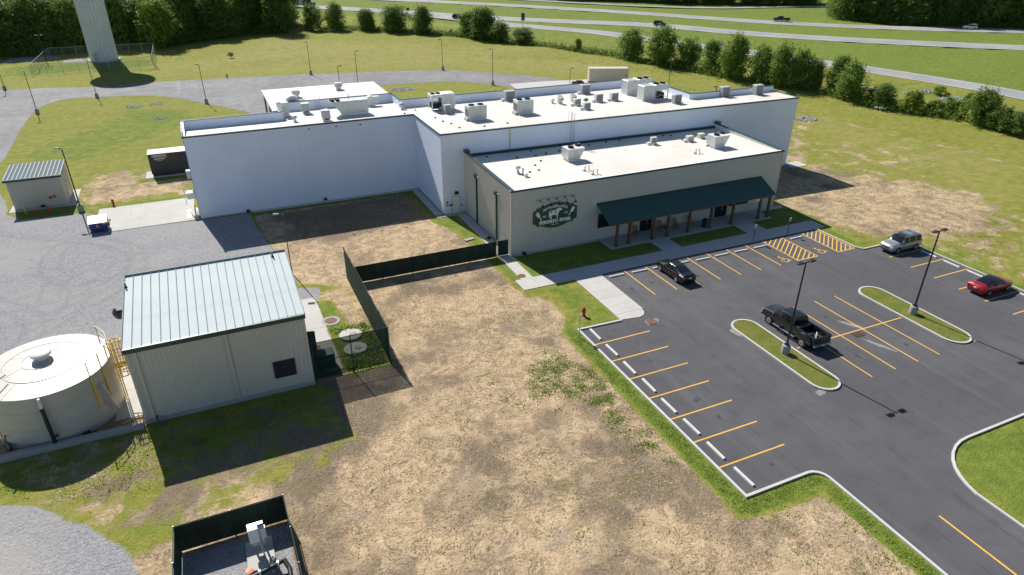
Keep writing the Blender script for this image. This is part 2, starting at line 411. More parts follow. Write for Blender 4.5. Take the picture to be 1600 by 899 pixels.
def strip(mb, pts, w0, w1, z0, z1, closed=False):
    """solid band along a polyline between offsets w0 and w1"""
    a = offset_path(pts, w0, closed); b = offset_path(pts, w1, closed); n = len(pts)
    for i in range(n if closed else n-1):
        j = (i+1) % n; q = [a[i], a[j], b[j], b[i]]; mb.prism(q, z0, z1)
    return mb
def ribbon(mb, pts, half, z):
    a = offset_path(pts, -half); b = offset_path(pts, half)
    for i in range(len(pts)-1): mb.sheet([a[i], a[i+1], b[i+1], b[i]], z)
    return mb
def smoothline(pts, n=6):
    out = []; P_ = [pts[0]]+list(pts)+[pts[-1]]
    for i in range(1, len(P_)-2):
        p0, p1, p2, p3 = [np.array(P_[k], float) for k in (i-1, i, i+1, i+2)]
        for t in np.linspace(0, 1, n, endpoint=False):
            out.append(tuple(.5*((2*p1)+(-p0+p2)*t+(2*p0-5*p1+4*p2-p3)*t*t+(-p0+3*p1-3*p2+p3)*t**3)))
    out.append(tuple(pts[-1])); return out
def px(*uv): return [P(*q) for q in uv]

# ---- ground sheet with painted cover masks
def axis(lo, c0, c1, hi, step, gmax):
    a = list(np.arange(c0, c1+step/2, step)); d = step; x = c1
    while x < hi: d = min(gmax, d*1.06); x += d; a.append(x)
    d = step; x = c0; b = []
    while x > lo: d = min(gmax, d*1.08); x -= d; b.append(x)
    return np.array(b[::-1]+a)
GXs = axis(-900, -24, 86, 1500, .36, 60); GYs = axis(-300, 20, 104, 1900, .36, 60)
gx, gy = np.meshgrid(GXs, GYs); X = gx.ravel(); Y = gy.ravel()
def sdist(poly):
    """signed distance to polygon, positive inside (clipped to a window for speed)"""
    pl = np.array(poly); x0, y0 = pl.min(0)-12; x1, y1 = pl.max(0)+12
    idx = np.where((X > x0) & (X < x1) & (Y > y0) & (Y < y1))[0]; x = X[idx]; y = Y[idx]
    d = np.full(len(x), 1e9); ins = np.zeros(len(x), bool); n = len(pl)
    for i in range(n):
        a = pl[i]; b = pl[(i+1) % n]; ab = b-a; L = ab@ab+1e-12
        t = np.clip(((x-a[0])*ab[0]+(y-a[1])*ab[1])/L, 0, 1)
        d = np.minimum(d, np.hypot(x-a[0]-t*ab[0], y-a[1]-t*ab[1]))
        c = ((a[1] > y) != (b[1] > y)); 
        if abs(ab[1]) > 1e-9: ins ^= c & (x < ab[0]*(y-a[1])/ab[1]+a[0])
    r = np.full(len(X), -99.0); r[idx] = np.where(ins, d, -d); return r
def ldist(pts):
    pl = np.array(pts); x0, y0 = pl.min(0)-12; x1, y1 = pl.max(0)+12
    idx = np.where((X > x0) & (X < x1) & (Y > y0) & (Y < y1))[0]; x = X[idx]; y = Y[idx]; d = np.full(len(x), 1e9)
    for a, b in zip(pl[:-1], pl[1:]):
        ab = b-a; L = ab@ab+1e-12; t = np.clip(((x-a[0])*ab[0]+(y-a[1])*ab[1])/L, 0, 1)
        d = np.minimum(d, np.hypot(x-a[0]-t*ab[0], y-a[1]-t*ab[1]))
    r = np.full(len(X), 99.0); r[idx] = d; return r
def sst(d, w): t = np.clip((d+w)/(2*w), 0, 1); return t*t*(3-2*t)
mask = np.zeros((len(X), 4), np.float32); mask2 = np.zeros((len(X), 4), np.float32); mask[:, 3] = 1; mask2[:, 3] = 1
def paint(arr, ch, m, val): arr[:, ch] = arr[:, ch]*(1-m)+val*m
# dirt
paint(mask, 0, sst(sdist([(-12,20),(40,5),(33.2,13),(32,21.2),(27,21.2),(25.4,22),(25.3,45),(27,46.5),(26.2,53),(24.6,61),(4,61),(4,46),(5,38),(-2,36),(-9,33)]), 1.5), 1.0)
paint(mask, 0, sst(sdist([(2.5,86),(23.2,85.6),(23.2,75),(25,61),(9.6,61.4),(5,64),(3.6,73)]), .7), 1.05)
paint(mask, 0, sst(sdist([(4,61.4),(11,61.4),(11,55),(9.8,46),(5,46)]), 1.2), .62)
paint(mask, 0, sst(sdist([(-12,42),(4,44.6),(5.5,36),(-2,35),(-8,33.5),(-12,37)]), 2.5), .55)
paint(mask, 0, sst(sdist([(-19,45),(-8,45),(-7.5,38),(-13,39),(-19,42)]), 1.5), .36)
paint(mask, 0, sst(sdist([(-19,45.3),(4,45.6),(4.5,41.5),(-19,42.6)]), 1.2), .44)
paint(mask, 0, sst(sdist([(65.5,60),(66,73),(82,76),(92,66),(95,54),(90,44),(80,36),(72.4,36),(72,46.5),(66,48.5),(65.4,55)]), 8.0), .80)
paint(mask, 0, sst(sdist([(80,80),(100,84),(112,70),(96,58),(84,66)]), 5), .40)
paint(mask, 0, sst(sdist([(72.4,46),(90,46),(92,20),(72.4,20)]), 4), .42)
paint(mask, 0, sst(sdist([(-18,112),(-4,110),(-3.6,97),(-17,96.4),(-19,101)]), 3), .66)
paint(mask, 0, sst(sdist([(-30,116),(-8,128),(-4,140),(-24,150)]), 6), .42)
paint(mask, 0, np.exp(-(ldist(smoothline(px((1225,270),(1260,190),(1310,188),(1400,212),(1500,230),(1600,262)), 6))/2.2)**2)*.75, .62)
# tank yard is red-brown bare soil, shown as dirt with dark stain
paint(mask, 0, sst(sdist([(-19,46),(-8.6,46.2),(-8.6,55.3),(-19,55.3)]), .3), 1.6)
# lush turf: building beds, kerb-side sod, highway verge
def lush(poly, w=.35, v=1.0): m = sst(sdist(poly), w); paint(mask, 2, m, v); paint(mask, 0, m, -.8)
lush([(27.6,61.4),(38.4,61),(38.4,58.2),(66,58.2),(66,55.7),(27.6,55.7)])
lush([(62,61),(66.4,60.6),(66.6,53.4),(62,55)])
lush([(25.2,44.6),(31.1,44.4),(31.1,53.5),(25.2,53.2),(25.0,52.2),(28.2,51.6),(28.0,48),(26.2,46)], .4, .55)
lush([(25.35,44.9),(26.6,44.7),(26.6,22.4),(32.7,22.4),(33,12),(31.6,12),(31.5,20.9),(25.2,21.3)], .45, .95)
lush([(24.9,54),(26.1,53.4),(26.1,61.4),(24.9,61.4)], .35, .6)
lush([(22.4,85.9),(24.0,86),(23.9,76),(25.6,75),(26.3,61.7),(25.0,61.7),(24.6,70),(22.6,74)], .4, .7)
lush([(2.4,86.4),(23.6,86.4),(23.6,85.3),(2.4,85.3)], .4, .7)
lush([(71.2,47.6),(64.2,47.8),(64.4,53.4),(66,53.2),(66,48.6),(72.4,47.9),(72.6,20),(71.4,20)], .4, .7)
lush([(41.2,20.4),(75,20.4),(75,5),(40.8,5)], .4, .75)
lush([(-24.5,97.6),(-19,97.9),(-18.6,101),(-16.4,96.2),(-17,94.8),(-25,94.6)], .5, .85)
lush([(-15.6,95.2),(-4.2,95.6),(-4.2,96.4),(-15.6,96.1)], .3, .7)
lush([(-11,104.4),(-3.6,104.8),(-3.6,106.2),(-11,106)], .5, .9)
lush([(5.9,59.2),(7.2,59),(7.6,52.6),(9.7,51.6),(9.8,46.4),(6.2,46.4)], .5, .8)
m = sst(sdist([(-17.5,44.8),(-9,44.8),(-8,38.6),(-13.5,40)]), 2.0); paint(mask, 2, m, .18); paint(mask, 0, m, .50)
lush([(-31,128),(-18,150),(-4,152),(2,140),(-5,130),(-20,116),(-30,112)], 6, .55)
lush(px((200,172),(280,175),(262,188),(215,185)), 2.5, .95)
lush(px((0,105),(240,90),(240,103),(140,110),(0,118)), 3, .8)
m = sst(sdist([(30,420),(-200,700),(500,900),(900,300),(420,60),(172,60),(163,95),(158,128),(150,146),(140,172),(128,205),(112,232),(70,290),(40,320)]), 3); paint(mask, 2, m, .92)
m = sst(sdist(px((490,30),(840,45),(990,62),(1300,105),(1600,165),(1600,195),(1420,150),(1290,120),(960,85),(820,62),(500,48))), 5); paint(mask, 2, m, .55)
# gravel yard (left) and small stone areas
def grav(poly, w=.5, v=1.0): paint(mask, 1, sst(sdist(poly), w), v)
grav([(-200,60),(-200,110),(-45,118),(-30,112),(-27,104),(-25.6,97.6),(-24,95.2),(-17.2,94.5),(-15.2,93),(-13.6,86.6),(2.4,86.1),(2.4,81.5),(3.5,74.2),(4.4,71),(4.2,56),(-8.6,55.6),(-19.5,55.4),(-60,52)], .6)
grav([(4.2,63.1),(6.8,62.4),(6.4,59.7),(4.4,59.7)], .3, .95)
grav([(-70,43),(-16.8,41.2),(-14.4,39.7),(-11.8,37.2),(-9.2,34.0),(-8.4,31),(-8.6,20),(-70,10)], .8, .97)
grav([(-6.4,32.2),(-.5,32.2),(-.4,20),(-6.8,20)], .3, 1.0)
grav(px((0,93),(40,90),(100,89),(135,88),(145,96),(108,99),(90,93),(0,99)), 1.2, .95)
# dark organic stains and two building shadows tinted into soil, dry straw cast
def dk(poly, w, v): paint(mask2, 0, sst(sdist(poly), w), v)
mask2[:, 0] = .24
dk([(5,84),(23,85.5),(23,76),(6,74)], 2.5, 1.15)  # dark soil, tinted further to deepen the warehouse shadow on the yard
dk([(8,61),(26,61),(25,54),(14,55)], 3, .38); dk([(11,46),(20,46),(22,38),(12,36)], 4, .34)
dk([(-9,45.8),(9,46),(10,42),(5,37.5),(-7,36.5)], 2, 1.1); dk([(-8,33),(2,36),(6,30),(2,24),(-6,27)], 3, .5)  # first area: dark soil plus utility building shadow deepened in the colour
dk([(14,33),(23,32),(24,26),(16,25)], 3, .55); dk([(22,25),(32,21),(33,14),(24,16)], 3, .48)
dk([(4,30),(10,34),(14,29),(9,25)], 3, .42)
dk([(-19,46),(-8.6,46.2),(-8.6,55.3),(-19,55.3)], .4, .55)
def dryp(poly, w, v): paint(mask2, 1, sst(sdist(poly), w), v)
dryp([(-60,41),(-15,39),(-9,31),(-9,22),(-60,20)], 3, .55)
dryp(px((250,100),(420,92),(700,75),(980,98),(1000,120),(700,105),(300,112)), 10, .45); dryp(px((420,60),(900,75),(700,88),(320,95)), 8, .55)
dryp(px((1240,170),(1400,215),(1600,250),(1600,330),(1400,260),(1260,205)), 6, .4)
# tyre arcs in the stone yard
for c, r, a0, a1 in (((-19,78),6.5,-60,100),((-20,76),9.0,-70,60),((-12,72),5,60,200),((-24,70),8,-50,70),((-9,80),9,100,220),((-26,64),7,-30,80)):
    for rr in (r, r+1.7):
        d = ldist(arc(c[0], c[1], rr, a0, a1, 24)); mask2[:, 2] = np.maximum(mask2[:, 2], .5*np.exp(-(d/.22)**2))
for a, b in (((-40,60),(-6,72)),((-40,63),(-9,74)),((-40,96),(-16,84)),((-45,118),(-24,90)),((-30,60),(-14,66))):
    d = ldist([a, ((a[0]+b[0])/2, (a[1]+b[1])/2+2.5), b]); mask2[:, 2] = np.maximum(mask2[:, 2], .38*np.exp(-(d/.3)**2))
# gentle relief: drainage swales and field roll
Z = .0*X
def ditch(pts, w, h): 
    global Z
    Z = Z - h*np.exp(-(ldist(smoothline(pts, 8))/w)**2)
ditch(px((0,112),(240,106),(420,100),(500,96),(600,91),(700,87),(800,90),(900,94),(1000,108)), 1.6, .7)
ditch(px((985,106),(1100,122),(1210,143),(1300,158),(1450,185),(1600,212)), 2.5, .6)
ditch(px((1235,158),(1290,183),(1400,205),(1600,255)), 2.2, .35)
far = np.clip((np.hypot(X-25, Y-60)-75)/60, 0, 1)
Z = Z + far*(.12*np.sin(X*.11+Y*.05)+.10*np.sin(Y*.17-X*.06)-.26)
Z = np.where(far < .02, np.minimum(Z, 0), Z)
roadflat = np.minimum.reduce([ldist(smoothline(px(*q), 6)) for q in (((640,1),(820,10),(1000,21),(1200,35),(1400,44),(1600,49)), ((463,10),(560,15),(640,20),(700,24),(820,31),(1023,40),(1220,56),(1600,75)), ((800,39),(926,50),(1023,63),(1139,78),(1259,95),(1364,110),(1495,131),(1600,150)))])
Z = np.where(roadflat < 9, -.01, Z)
Z = np.where(sdist([(-130,200),(-41,190),(15,183),(60,172),(84,148),(95,140),(95,126),(60,125),(5,110),(-30,105),(-46,104),(-130,104)]) > 0, -.004, Z)
ny, nx = gx.shape
me = bpy.data.meshes.new('ground')
i0 = (np.arange(ny-1)[:, None]*nx+np.arange(nx-1)[None, :]).ravel()
faces = np.stack([i0, i0+1, i0+1+nx, i0+nx], 1)
me.vertices.add(len(X)); me.vertices.foreach_set('co', np.stack([X, Y, Z], 1).astype(np.float32).ravel())
me.loops.add(faces.size); me.loops.foreach_set('vertex_index', faces.ravel().astype(np.int32))
me.polygons.add(len(faces)); me.polygons.foreach_set('loop_start', (np.arange(len(faces))*4).astype(np.int32)); me.polygons.foreach_set('loop_total', np.full(len(faces), 4, np.int32))
me.polygons.foreach_set('use_smooth', np.ones(len(faces), bool)); me.update(); me.validate()
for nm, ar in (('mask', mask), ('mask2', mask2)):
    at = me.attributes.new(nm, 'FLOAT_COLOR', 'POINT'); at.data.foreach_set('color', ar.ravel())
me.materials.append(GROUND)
ground = bpy.data.objects.new('ground', me); COL.objects.link(ground); ground['kind'] = 'structure'

# ---- parking lot
LOT = [(26.65,44.72),(31.3,44.55)]+arc(33.0,45.45,1.15,-110,0,5)[1:]+[(34.3,46.5),(34.3,53.42),(64.3,53.42),(64.35,47.6)]+arc(65.2,47.5,.75,180,270,4)[1:]+[(71.2,46.75),(71.2,20.7),(45.0,20.7)]+arc(45.0,15.9,4.8,90,170,8)[1:]+[(40.25,12),(40.25,-30),(32.75,-30),(32.75,21.6)]+arc(31.85,21.6,.9,0,90,4)[1:]+[(26.6,22.5)]
lot = structure('parking_lot', MB().sheet(LOT, .012), ASPHALT)
def line_on(parent, name, a, b, w=.115, mat=YELLOWLINE, z=.017):
    d = Vector((b[0]-a[0], b[1]-a[1])); n = Vector((-d.y, d.x)).normalized()*w/2
    return MB().sheet([(a[0]-n.x,a[1]-n.y),(b[0]-n.x,b[1]-n.y),(b[0]+n.x,b[1]+n.y),(a[0]+n.x,a[1]+n.y)], z).build(name, mat, parent)
for y in (41.93,39.15,36.4,33.65,30.9,28.15,25.4): line_on(lot, 'parking_line', (26.85,y), (32.55,y))
for x in (36.97,39.62,42.35,45.08,47.78,50.5,53.25): line_on(lot, 'parking_line', (x,53.2), (x,47.45))
for y in (44.2,41.45,38.72,36.0,33.3,30.55,27.8,25.0): line_on(lot, 'parking_line', (65.75,y), (71.0,y))
for x in (47.75,50.45,53.08): line_on(lot, 'parking_line', (x,40.05), (x,28.72))
line_on(lot, 'parking_line', (45.05,40.05), (45.05,28.72)); line_on(lot, 'parking_line', (42.6,34.4), (55.5,34.4), z=.021)
line_on(lot, 'centre_line', (36.53,16.5), (36.53,-25), .13)
def hatch(x0, x1, y0, y1):
    for a, b in (((x0,y0),(x0,y1)),((x1,y0),(x1,y1))): line_on(lot, 'hatch_border', a, b, .12)
    line_on(lot, 'hatch_border', (x0-.06,y1), (x1+.06,y1), .12, z=.0175)
    k = y0+.2; 
    while k > y1-2.2:
        a = (x0+.07, k); b = (x1-.07, k+2.1); 
        if a[1] > y0: a = (x0+.07+(x1-x0)*(0), y0)
        dy = 2.1/(x1-x0-.14)
        pa = (x0+.07, k); pb = (x1-.07, k+2.1)
        def clip(p, q):
            (xa,ya),(xb,yb) = p, q
            if yb > y0-.06: xb = xa+(y0-.06-ya)/dy; yb = y0-.06
            if ya < y1+.06: xa = xa+(y1+.06-ya)/dy; ya = y1+.06
            return (xa,ya),(xb,yb)
        pa, pb = clip(pa, pb)
        if pb[0]-pa[0] > .15: line_on(lot, 'hatch_stripe', pa, pb, .12, z=.0165)
        k -= .62
hatch(55.85,58.72,53.2,47.62); hatch(61.72,64.18,53.2,47.5)
def wheelchair(cx, cy):
    m = MB()
    def seg(a, b, w=.10):
        d = Vector((b[0]-a[0], b[1]-a[1])); n = Vector((-d.y, d.x)).normalized()*w/2
        m.sheet([(a[0]-n.x,a[1]-n.y),(b[0]-n.x,b[1]-n.y),(b[0]+n.x,b[1]+n.y),(a[0]+n.x,a[1]+n.y)], .017)
    pts = arc(cx, cy-.12, .40, 150, 430, 16)
    for a, b in zip(pts[:-1], pts[1:]): seg(a, b)
    seg((cx-.06,cy+.62),(cx-.06,cy+.12)); seg((cx-.06,cy+.15),(cx+.42,cy+.12)); seg((cx-.06,cy+.42),(cx+.28,cy+.40)); seg((cx+.40,cy+.14),(cx+.55,cy-.35)); seg((cx+.53,cy-.36),(cx+.70,cy-.30))
    m.sheet([(cx-.06+.13*math.cos(t), cy+.80+.13*math.sin(t)) for t in np.linspace(0, 6.28, 12, endpoint=False)], .017)
    m.build('accessible_symbol', YELLOWLINE, lot)
wheelchair(60.05,48.45); wheelchair(54.6,48.35)
PATCH = plain('cement_patch', (.24,.23,.22), .9, 0, .25, 2)
def blob(c, rx, ry, n=18, j=.25, rot=0.0):
    o = []
    for i in range(n):
        t = 2*math.pi*i/n; r = 1+random.uniform(-j, j); x = rx*r*math.cos(t); y = ry*r*math.sin(t)
        o.append((c[0]+x*math.cos(rot)-y*math.sin(rot), c[1]+x*math.sin(rot)+y*math.cos(rot)))
    return o
for c, rx, ry, rot in ((P(1330,508),.28,1.3,.5),(P(1375,540),.22,1.5,.4),(P(1283,613),.55,.3,.2),(P(1522,532),.25,.18,.1),(P(1018,503),.75,.5,0),(P(1150,520),.35,.7,0)):
    MB().sheet(blob(c, rx, ry, rot=rot), .0145).build('pavement_patch', PATCH, lot)
OIL = plain('oil_stain', (.045,.044,.046), .7, 0, .3, 4)
for x, y in [(29.8+random.uniform(-.5,.6), q+random.uniform(-.3,.3)) for q in (43.3,40.5,37.8,32.3,29.5,24.0)]+[(q+random.uniform(-.3,.3), 49.6+random.uniform(-.6,.6)) for q in (35.6,38.3,43.7,46.4,49.1,51.8,54.4,60.2)]+[(68.3,39.9),(68.0,37.2),(46.4,31.4),(49.1,37.3),(51.8,31.0)]:
    MB().sheet(blob((x,y), random.uniform(.12,.32), random.uniform(.12,.38), 14, .35), .0142).build('oil_stain', OIL, lot)
# kerbs
kerb = MB(); strip(kerb, [(31.2,44.55),(26.62,44.72),(26.57,22.5),(31.85,22.5)]+arc(31.85,21.6,.9,90,0,4)[1:]+[(32.75,-30)], -.02, .17, -.1, .13)
structure('kerb', kerb, CONC2)
kerb = MB(); strip(kerb, [(64.3,53.4),(64.35,47.6)]+arc(65.2,47.5,.75,180,270,4)[1:]+[(71.2,46.75),(71.2,20.7)], .0, .17, -.1, .13); structure('kerb', kerb, CONC2)
kerb = MB(); strip(kerb, [(75,20.7),(45.0,20.7)]+arc(45.0,15.9,4.8,90,170,8)[1:]+[(40.25,12),(40.25,-30)], .0, .17, -.1, .13); structure('kerb', kerb, CONC2)
TURF = None
def turf():
    s = NT('island_turf'); p = s.pos(); a = s.noise(p, .8, 5, .65); b = s.noise(p, 6, 4, .7); c = s.noise(p, 18, 2, .6)
    k = s.mix(s.smooth(a, .3, .7), (.11,.145,.022), (.185,.175,.045)); k = s.mix(s.math('MULTIPLY', s.smooth(b, .5, .72), .5), k, (.10,.075,.03)); k = s.mix(s.math('MULTIPLY', s.smooth(c, .5, .75), .35), k, (.06,.085,.015))
    s.bsdf(k, .95, 0, s.bump(b, .8, .08), .15); return s.m
TURF = turf()
def island(x0, x1, y0, y1):
    r = (x1-x0)/2; pts = arc(x0+r, y1-r, r, 0, 180, 12)+arc(x0+r, y0+r, r, 180, 360, 12)
    m = MB(); strip(m, pts, 0, .17, -.1, .135, True); k = structure('traffic_island_kerb', m, CONC2)
    MB().sheet(offset_path(pts, .16, True), .11).build('island_soil', TURF, k)
island(39.6,42.25,28.6,40.2); island(55.6,58.5,28.9,40.2)

# ---- walks: slabs with joints
def slabs(name, rect_list, mat=CONC, z=.05, joint=.02):
    base = MB()
    for (x0,y0,x1,y1,nx_,ny_) in rect_list: base.box(x0+.01,y0+.01,-.06,x1-.01,y1-.01,z-.02)
    root = structure(name, base, CONC3)
    for (x0,y0,x1,y1,nx_,ny_) in rect_list:
        dx, dy = (x1-x0)/nx_, (y1-y0)/ny_; j = joint/2
        me_ = MB().box(-dx/2+j,-dy/2+j,-.03,dx/2-j,dy/2-j,0).mesh('paving_slab'); me_.materials.append(mat)
        for a in range(nx_):
            for b in range(ny_): inst('paving_slab', me_, root, (x0+dx*(a+.5), y0+dy*(b+.5), z+random.uniform(-.002,.002)))
    return root
slabs('front_walk', [(25.4,53.42,66.0,55.7,22,1)])
slabs('side_walk', [(26.1,55.7,27.45,61.5,1,4),(26.2,61.6,27.45,75.0,1,8)])
pad = slabs('lot_ramp_walk', [(31.15,45.6,34.25,53.4,1,5)])
MB().prism([(31.15,45.58),(31.15,44.62)]+arc(33.0,45.45,1.1,-110,0,6)+[(34.24,45.58)], -.05, .05).build('paving_slab', CONC, pad)
slabs('porch_floor', [(38.5,58.25,62.1,61.35,8,1),(43.75,55.7,46.3,58.25,1,1),(55.95,55.7,58.8,58.25,1,1),(62.1,60.5,66.0,61.3,1,1),(27.7,60.95,38.5,61.35,4,1)])
slabs('loading_slab', [(-13.7,86.55,-3.7,90.9,3,1),(-15.3,90.9,-4.1,95.2,3,1)], z=.04)
slabs('warehouse_apron', [(2.6,86.0,24.5,86.5,6,1),(23.5,75.9,24.5,86.0,1,4),(23.5,75.0,27.45,75.6,2,1),(79.6,72.6,82.6,74.8,1,1)])
slabs('utility_slab', [(3.62,51.4,6.0,60.4,1,3),(4.9,47.2,6.05,51.4,1,2)], z=.04)
slabs('shed_slab', [(-25.6,98.2,-18.2,104.8,2,1)], z=.04); slabs('generator_slab', [(-10.2,105.9,-2.5,109.2,2,1)], z=.05)
slabs('tank_floor', [(-10.6,47.2,-8.75,55.0,1,2)], CONC, z=.03)
# ---- access road behind the warehouse, dock pad, highways
rd_top = smoothline([(-120,196),(-41.5,184.8),(-22.4,180.4),(-9.3,181),(14.9,178.4),(42.2,173.2),(57.7,168.6),(68,159.5),(76.2,150.8),(80.4,141.5)], 5)
rd_bot = smoothline([(7.1,141.6),(3.9,146.5),(-2.9,156.7),(-10.3,165.2),(-21.5,168.6),(-27.4,168.5),(-30.6,163),(-31.4,154),(-31.3,143.3),(-30.8,130.3),(-31,122),(-36,112),(-46,108),(-120,108)], 5)
structure('access_road', MB().sheet(rd_top+[(80.4,138),(64.4,138),(64.4,142.5)]+smoothline([(60.3,149.1),(52.8,154.8),(40.9,156.6),(34.2,155.6)], 4)+[(31,150),(29,113),(24,113),(8,113),(7,130)]+rd_bot, .012), ROADGREY)
structure('dock_pad', MB().prism([(65.2,146.6),(74,146.3),(86,144),(92,138),(92,128),(64.6,128),(64.4,142.5)], -.05, .03), CONC)
hwA = smoothline([(-40,500)]+px((640,1),(820,10),(1000,21),(1200,35),(1400,44),(1600,49))+[(420,70),(700,-60)], 6)
hwB = smoothline([(-120,510)]+px((463,10),(560,15),(640,20),(700,24),(820,31),(1023,40),(1220,56),(1600,75))+[(380,20),(650,-150)], 6)
hwC = smoothline([(92,285)]+px((800,39),(926,50),(1023,63),(1139,78),(1259,95),(1364,110),(1495,131),(1600,150))+[(164,40),(150,-60)], 6)
hwD = smoothline([(150,345)]+px((1070,12),(1300,10))+[(420,190)], 4)
for pts, w, nm in ((hwA, 5.6, 'far_carriageway'), (hwB, 5.9, 'near_carriageway'), (hwC, 4.6, 'frontage_road'), (hwD, 3.0, 'service_road')):
    r_ = structure(nm, ribbon(MB(), pts, w, .05 if nm != 'frontage_road' else .045), HIGHWAY)
    if nm != 'service_road':
        ribbon(MB(), offset_path(pts, w-.9), .12, .06).build('edge_line', WHITELINE, r_); ribbon(MB(), offset_path(pts, -w+.9), .12, .06).build('edge_line', WHITELINE, r_)
j_ = px((690,26),(760,33),(800,36),(812,42),(790,44),(740,34)); structure('junction_road', MB().sheet(j_, .055), HIGHWAY)

# ================================================================== BUILDINGS
def rib_wall(a, b, z0, z1, pitch=.305, depth=.035, out=1):
    """vertical-rib metal siding from a to b (plan), outside on the right of a->b"""
    m = MB(); A = Vector(a); d = Vector(b)-A; L = d.length; d.normalize(); n = Vector((d.y, -d.x))*depth*out
    t = 0.0; prof = [(0.0, 0.0)]
    while t+pitch <= L+1e-6:
        for f, h in ((.55,0),(.66,1),(.86,1),(.97,0)): prof.append((t+f*pitch, h))
        t += pitch
    prof.append((L, 0))
    vs = []; fs = []
    zt = z1 if callable(z1) else (lambda s_: z1)
    for s_, h in prof:
        q = A+d*s_+n*h; vs += [(q.x,q.y,z0),(q.x,q.y,zt(s_))]
    for i in range(len(prof)-1): fs.append((2*i,2*i+2,2*i+3,2*i+1))
    return m.add(vs, fs)
def beam(mb, a, b, w, z0, z1, off=0.0):
    d = Vector((b[0]-a[0], b[1]-a[1])); n = Vector((d.y, -d.x)).normalized()
    p = [(a[0]+n.x*(off+w), a[1]+n.y*(off+w)), (b[0]+n.x*(off+w), b[1]+n.y*(off+w)), (b[0]+n.x*off, b[1]+n.y*off), (a[0]+n.x*off, a[1]+n.y*off)]
    return mb.prism(p, z0, z1)

# ---- white warehouse
WF = lambda x: 75.72-(x-24.6)*.0305           # front wall line (slightly skewed)
BX1 = 79.4
FOOT = [(-3.5,86.55),(24.58,86.55),(24.6,75.72),(BX1,WF(BX1)),(BX1,79.6),(64.4,79.8),(64.4,92.4),(24.6,92.6),(24.6,97.2),(8.45,97.2),(8.45,91.9),(-3.5,91.9)]
RZ = lambda y: 10.28-max(0, y-76)*.022
wh = thing('warehouse', 'large white metal-panel warehouse with a flat white roof full of machinery', 'building')
MB().prism([(x, y) for x, y in offset_path(FOOT, .06, True)], 0, 9.6).build('wall_core', WHITEWALL, wh)
rm = MB().sheet(offset_path(FOOT, .10, True), lambda x, y: RZ(y)); roof_w = rm.build('roof', MEMBRANE, wh)
def panels(a, b, z0, z1, w=1.06):
    A = Vector(a); d = Vector(b)-A; L = d.length; n = max(1, round(L/w)); dx = L/n; rz = math.atan2(d.y, d.x)
    me_ = MB().box(.0025,0,z0,dx-.0025,.055,z1).mesh('wall_panel'); me_.materials.append(WHITEWALL); d.normalize()
    for i in range(n):
        q = A+d*(i*dx); inst('wall_panel', me_, wh, (q.x, q.y, 0), rz)
def wallrun(i0, i1, ztop):
    a, b = FOOT[i0], FOOT[i1]; panels(a, b, .12, ztop)
wallrun(0, 1, 10.24); panels(FOOT[2], FOOT[3], .12, 10.24)
panels(FOOT[1], FOOT[2], .12, 10.24)
wallrun(3, 4, 10.24)
m = MB()
for i in (4,5,6,7,8,9,10,11): beam(m, FOOT[i], FOOT[(i+1) % 12], .05, 0, 10.9, -.05)
m.build('rear_wall', WHITEWALL, wh)
# parapet round the back and the left end
m = MB()
for i in (4,5,6,7,8,9,10): beam(m, FOOT[i], FOOT[(i+1) % 12], .22, 9.3, 10.95, -.28)
m.build('parapet', WHITEWALL, wh)
m = MB(); m.prism([(-3.45,86.9),(-3.2,86.9),(-3.2,91.6),(-3.45,91.6)], 9.4, lambda x, y: 10.32+(y-86.9)/4.7*.63); m.build('parapet', WHITEWALL, wh)
m = MB()
for i in (4,5,6,7,8,9,10): beam(m, FOOT[i], FOOT[(i+1) % 12], .34, 10.95, 11.02, -.31)
m.build('parapet_coping', TEAL, wh)
m = MB(); beam(m, (-3.6,86.55), (24.58,86.55), .07, 10.16, 10.34); beam(m, (24.58,86.55), (24.6,75.66), .07, 10.16, 10.34, .004); beam(m, (24.53,75.72), (BX1+.07,WF(BX1)), .07, 10.16, 10.34, .008)
beam(m, (BX1,WF(BX1)), (BX1,79.6), .07, 10.16, 10.34, .012); beam(m, (-3.5,91.9), (-3.5,86.5), .07, 10.2, 10.4, .0)
m.build('roof_edge_trim', TEAL, wh)
m = MB(); beam(m, (-3.5,86.55), (24.58,86.55), .03, 10.34, 10.37, -.05); beam(m, (24.58,86.5), (24.6,75.72), .03, 10.34, 10.37, -.05); beam(m, (24.6,75.72), (BX1,WF(BX1)), .03, 10.34, 10.37, -.05); m.build('trim_cap', WHITE, wh)
m = MB(); beam(m, (-3.5,86.55), (24.58,86.55), .04, .02, .12); beam(m, (24.6,75.72), (27.5,75.63), .04, .02, .12); m.build('base_flashing', CONC2, wh)
DOWNP = plain('pale_downpipe', (.62,.58,.48), .5)
x = P(805,235,8)[0]; x = 33.6
MB().box(x-.06, WF(x)-.14, 7.6, x+.06, WF(x)-.01, 10.2).build('downpipe', DOWNP, wh)
# roof ladder between the shop roof and the warehouse roof
m = MB(); lx = 42.2
for sx in (-.24, .24): m.cyl((lx+sx, WF(lx)-.22, 7.4), (lx+sx, WF(lx)-.22, 11.4), .03, n=6); m.cyl((lx+sx, WF(lx)-.22, 11.4), (lx+sx, WF(lx)+.5, 11.4), .03, n=6); m.cyl((lx+sx, WF(lx)+.5, 11.4), (lx+sx, WF(lx)+.5, 10.3), .03, n=6)
for k in range(13): m.cyl((lx-.24, WF(lx)-.22, 7.6+k*.3), (lx+.24, WF(lx)-.22, 7.6+k*.3), .018, n=6)
lad = tag(m.build('roof_ladder', UNITG), 'thin grey metal ladder climbing from the shop roof to the warehouse roof', 'ladder')
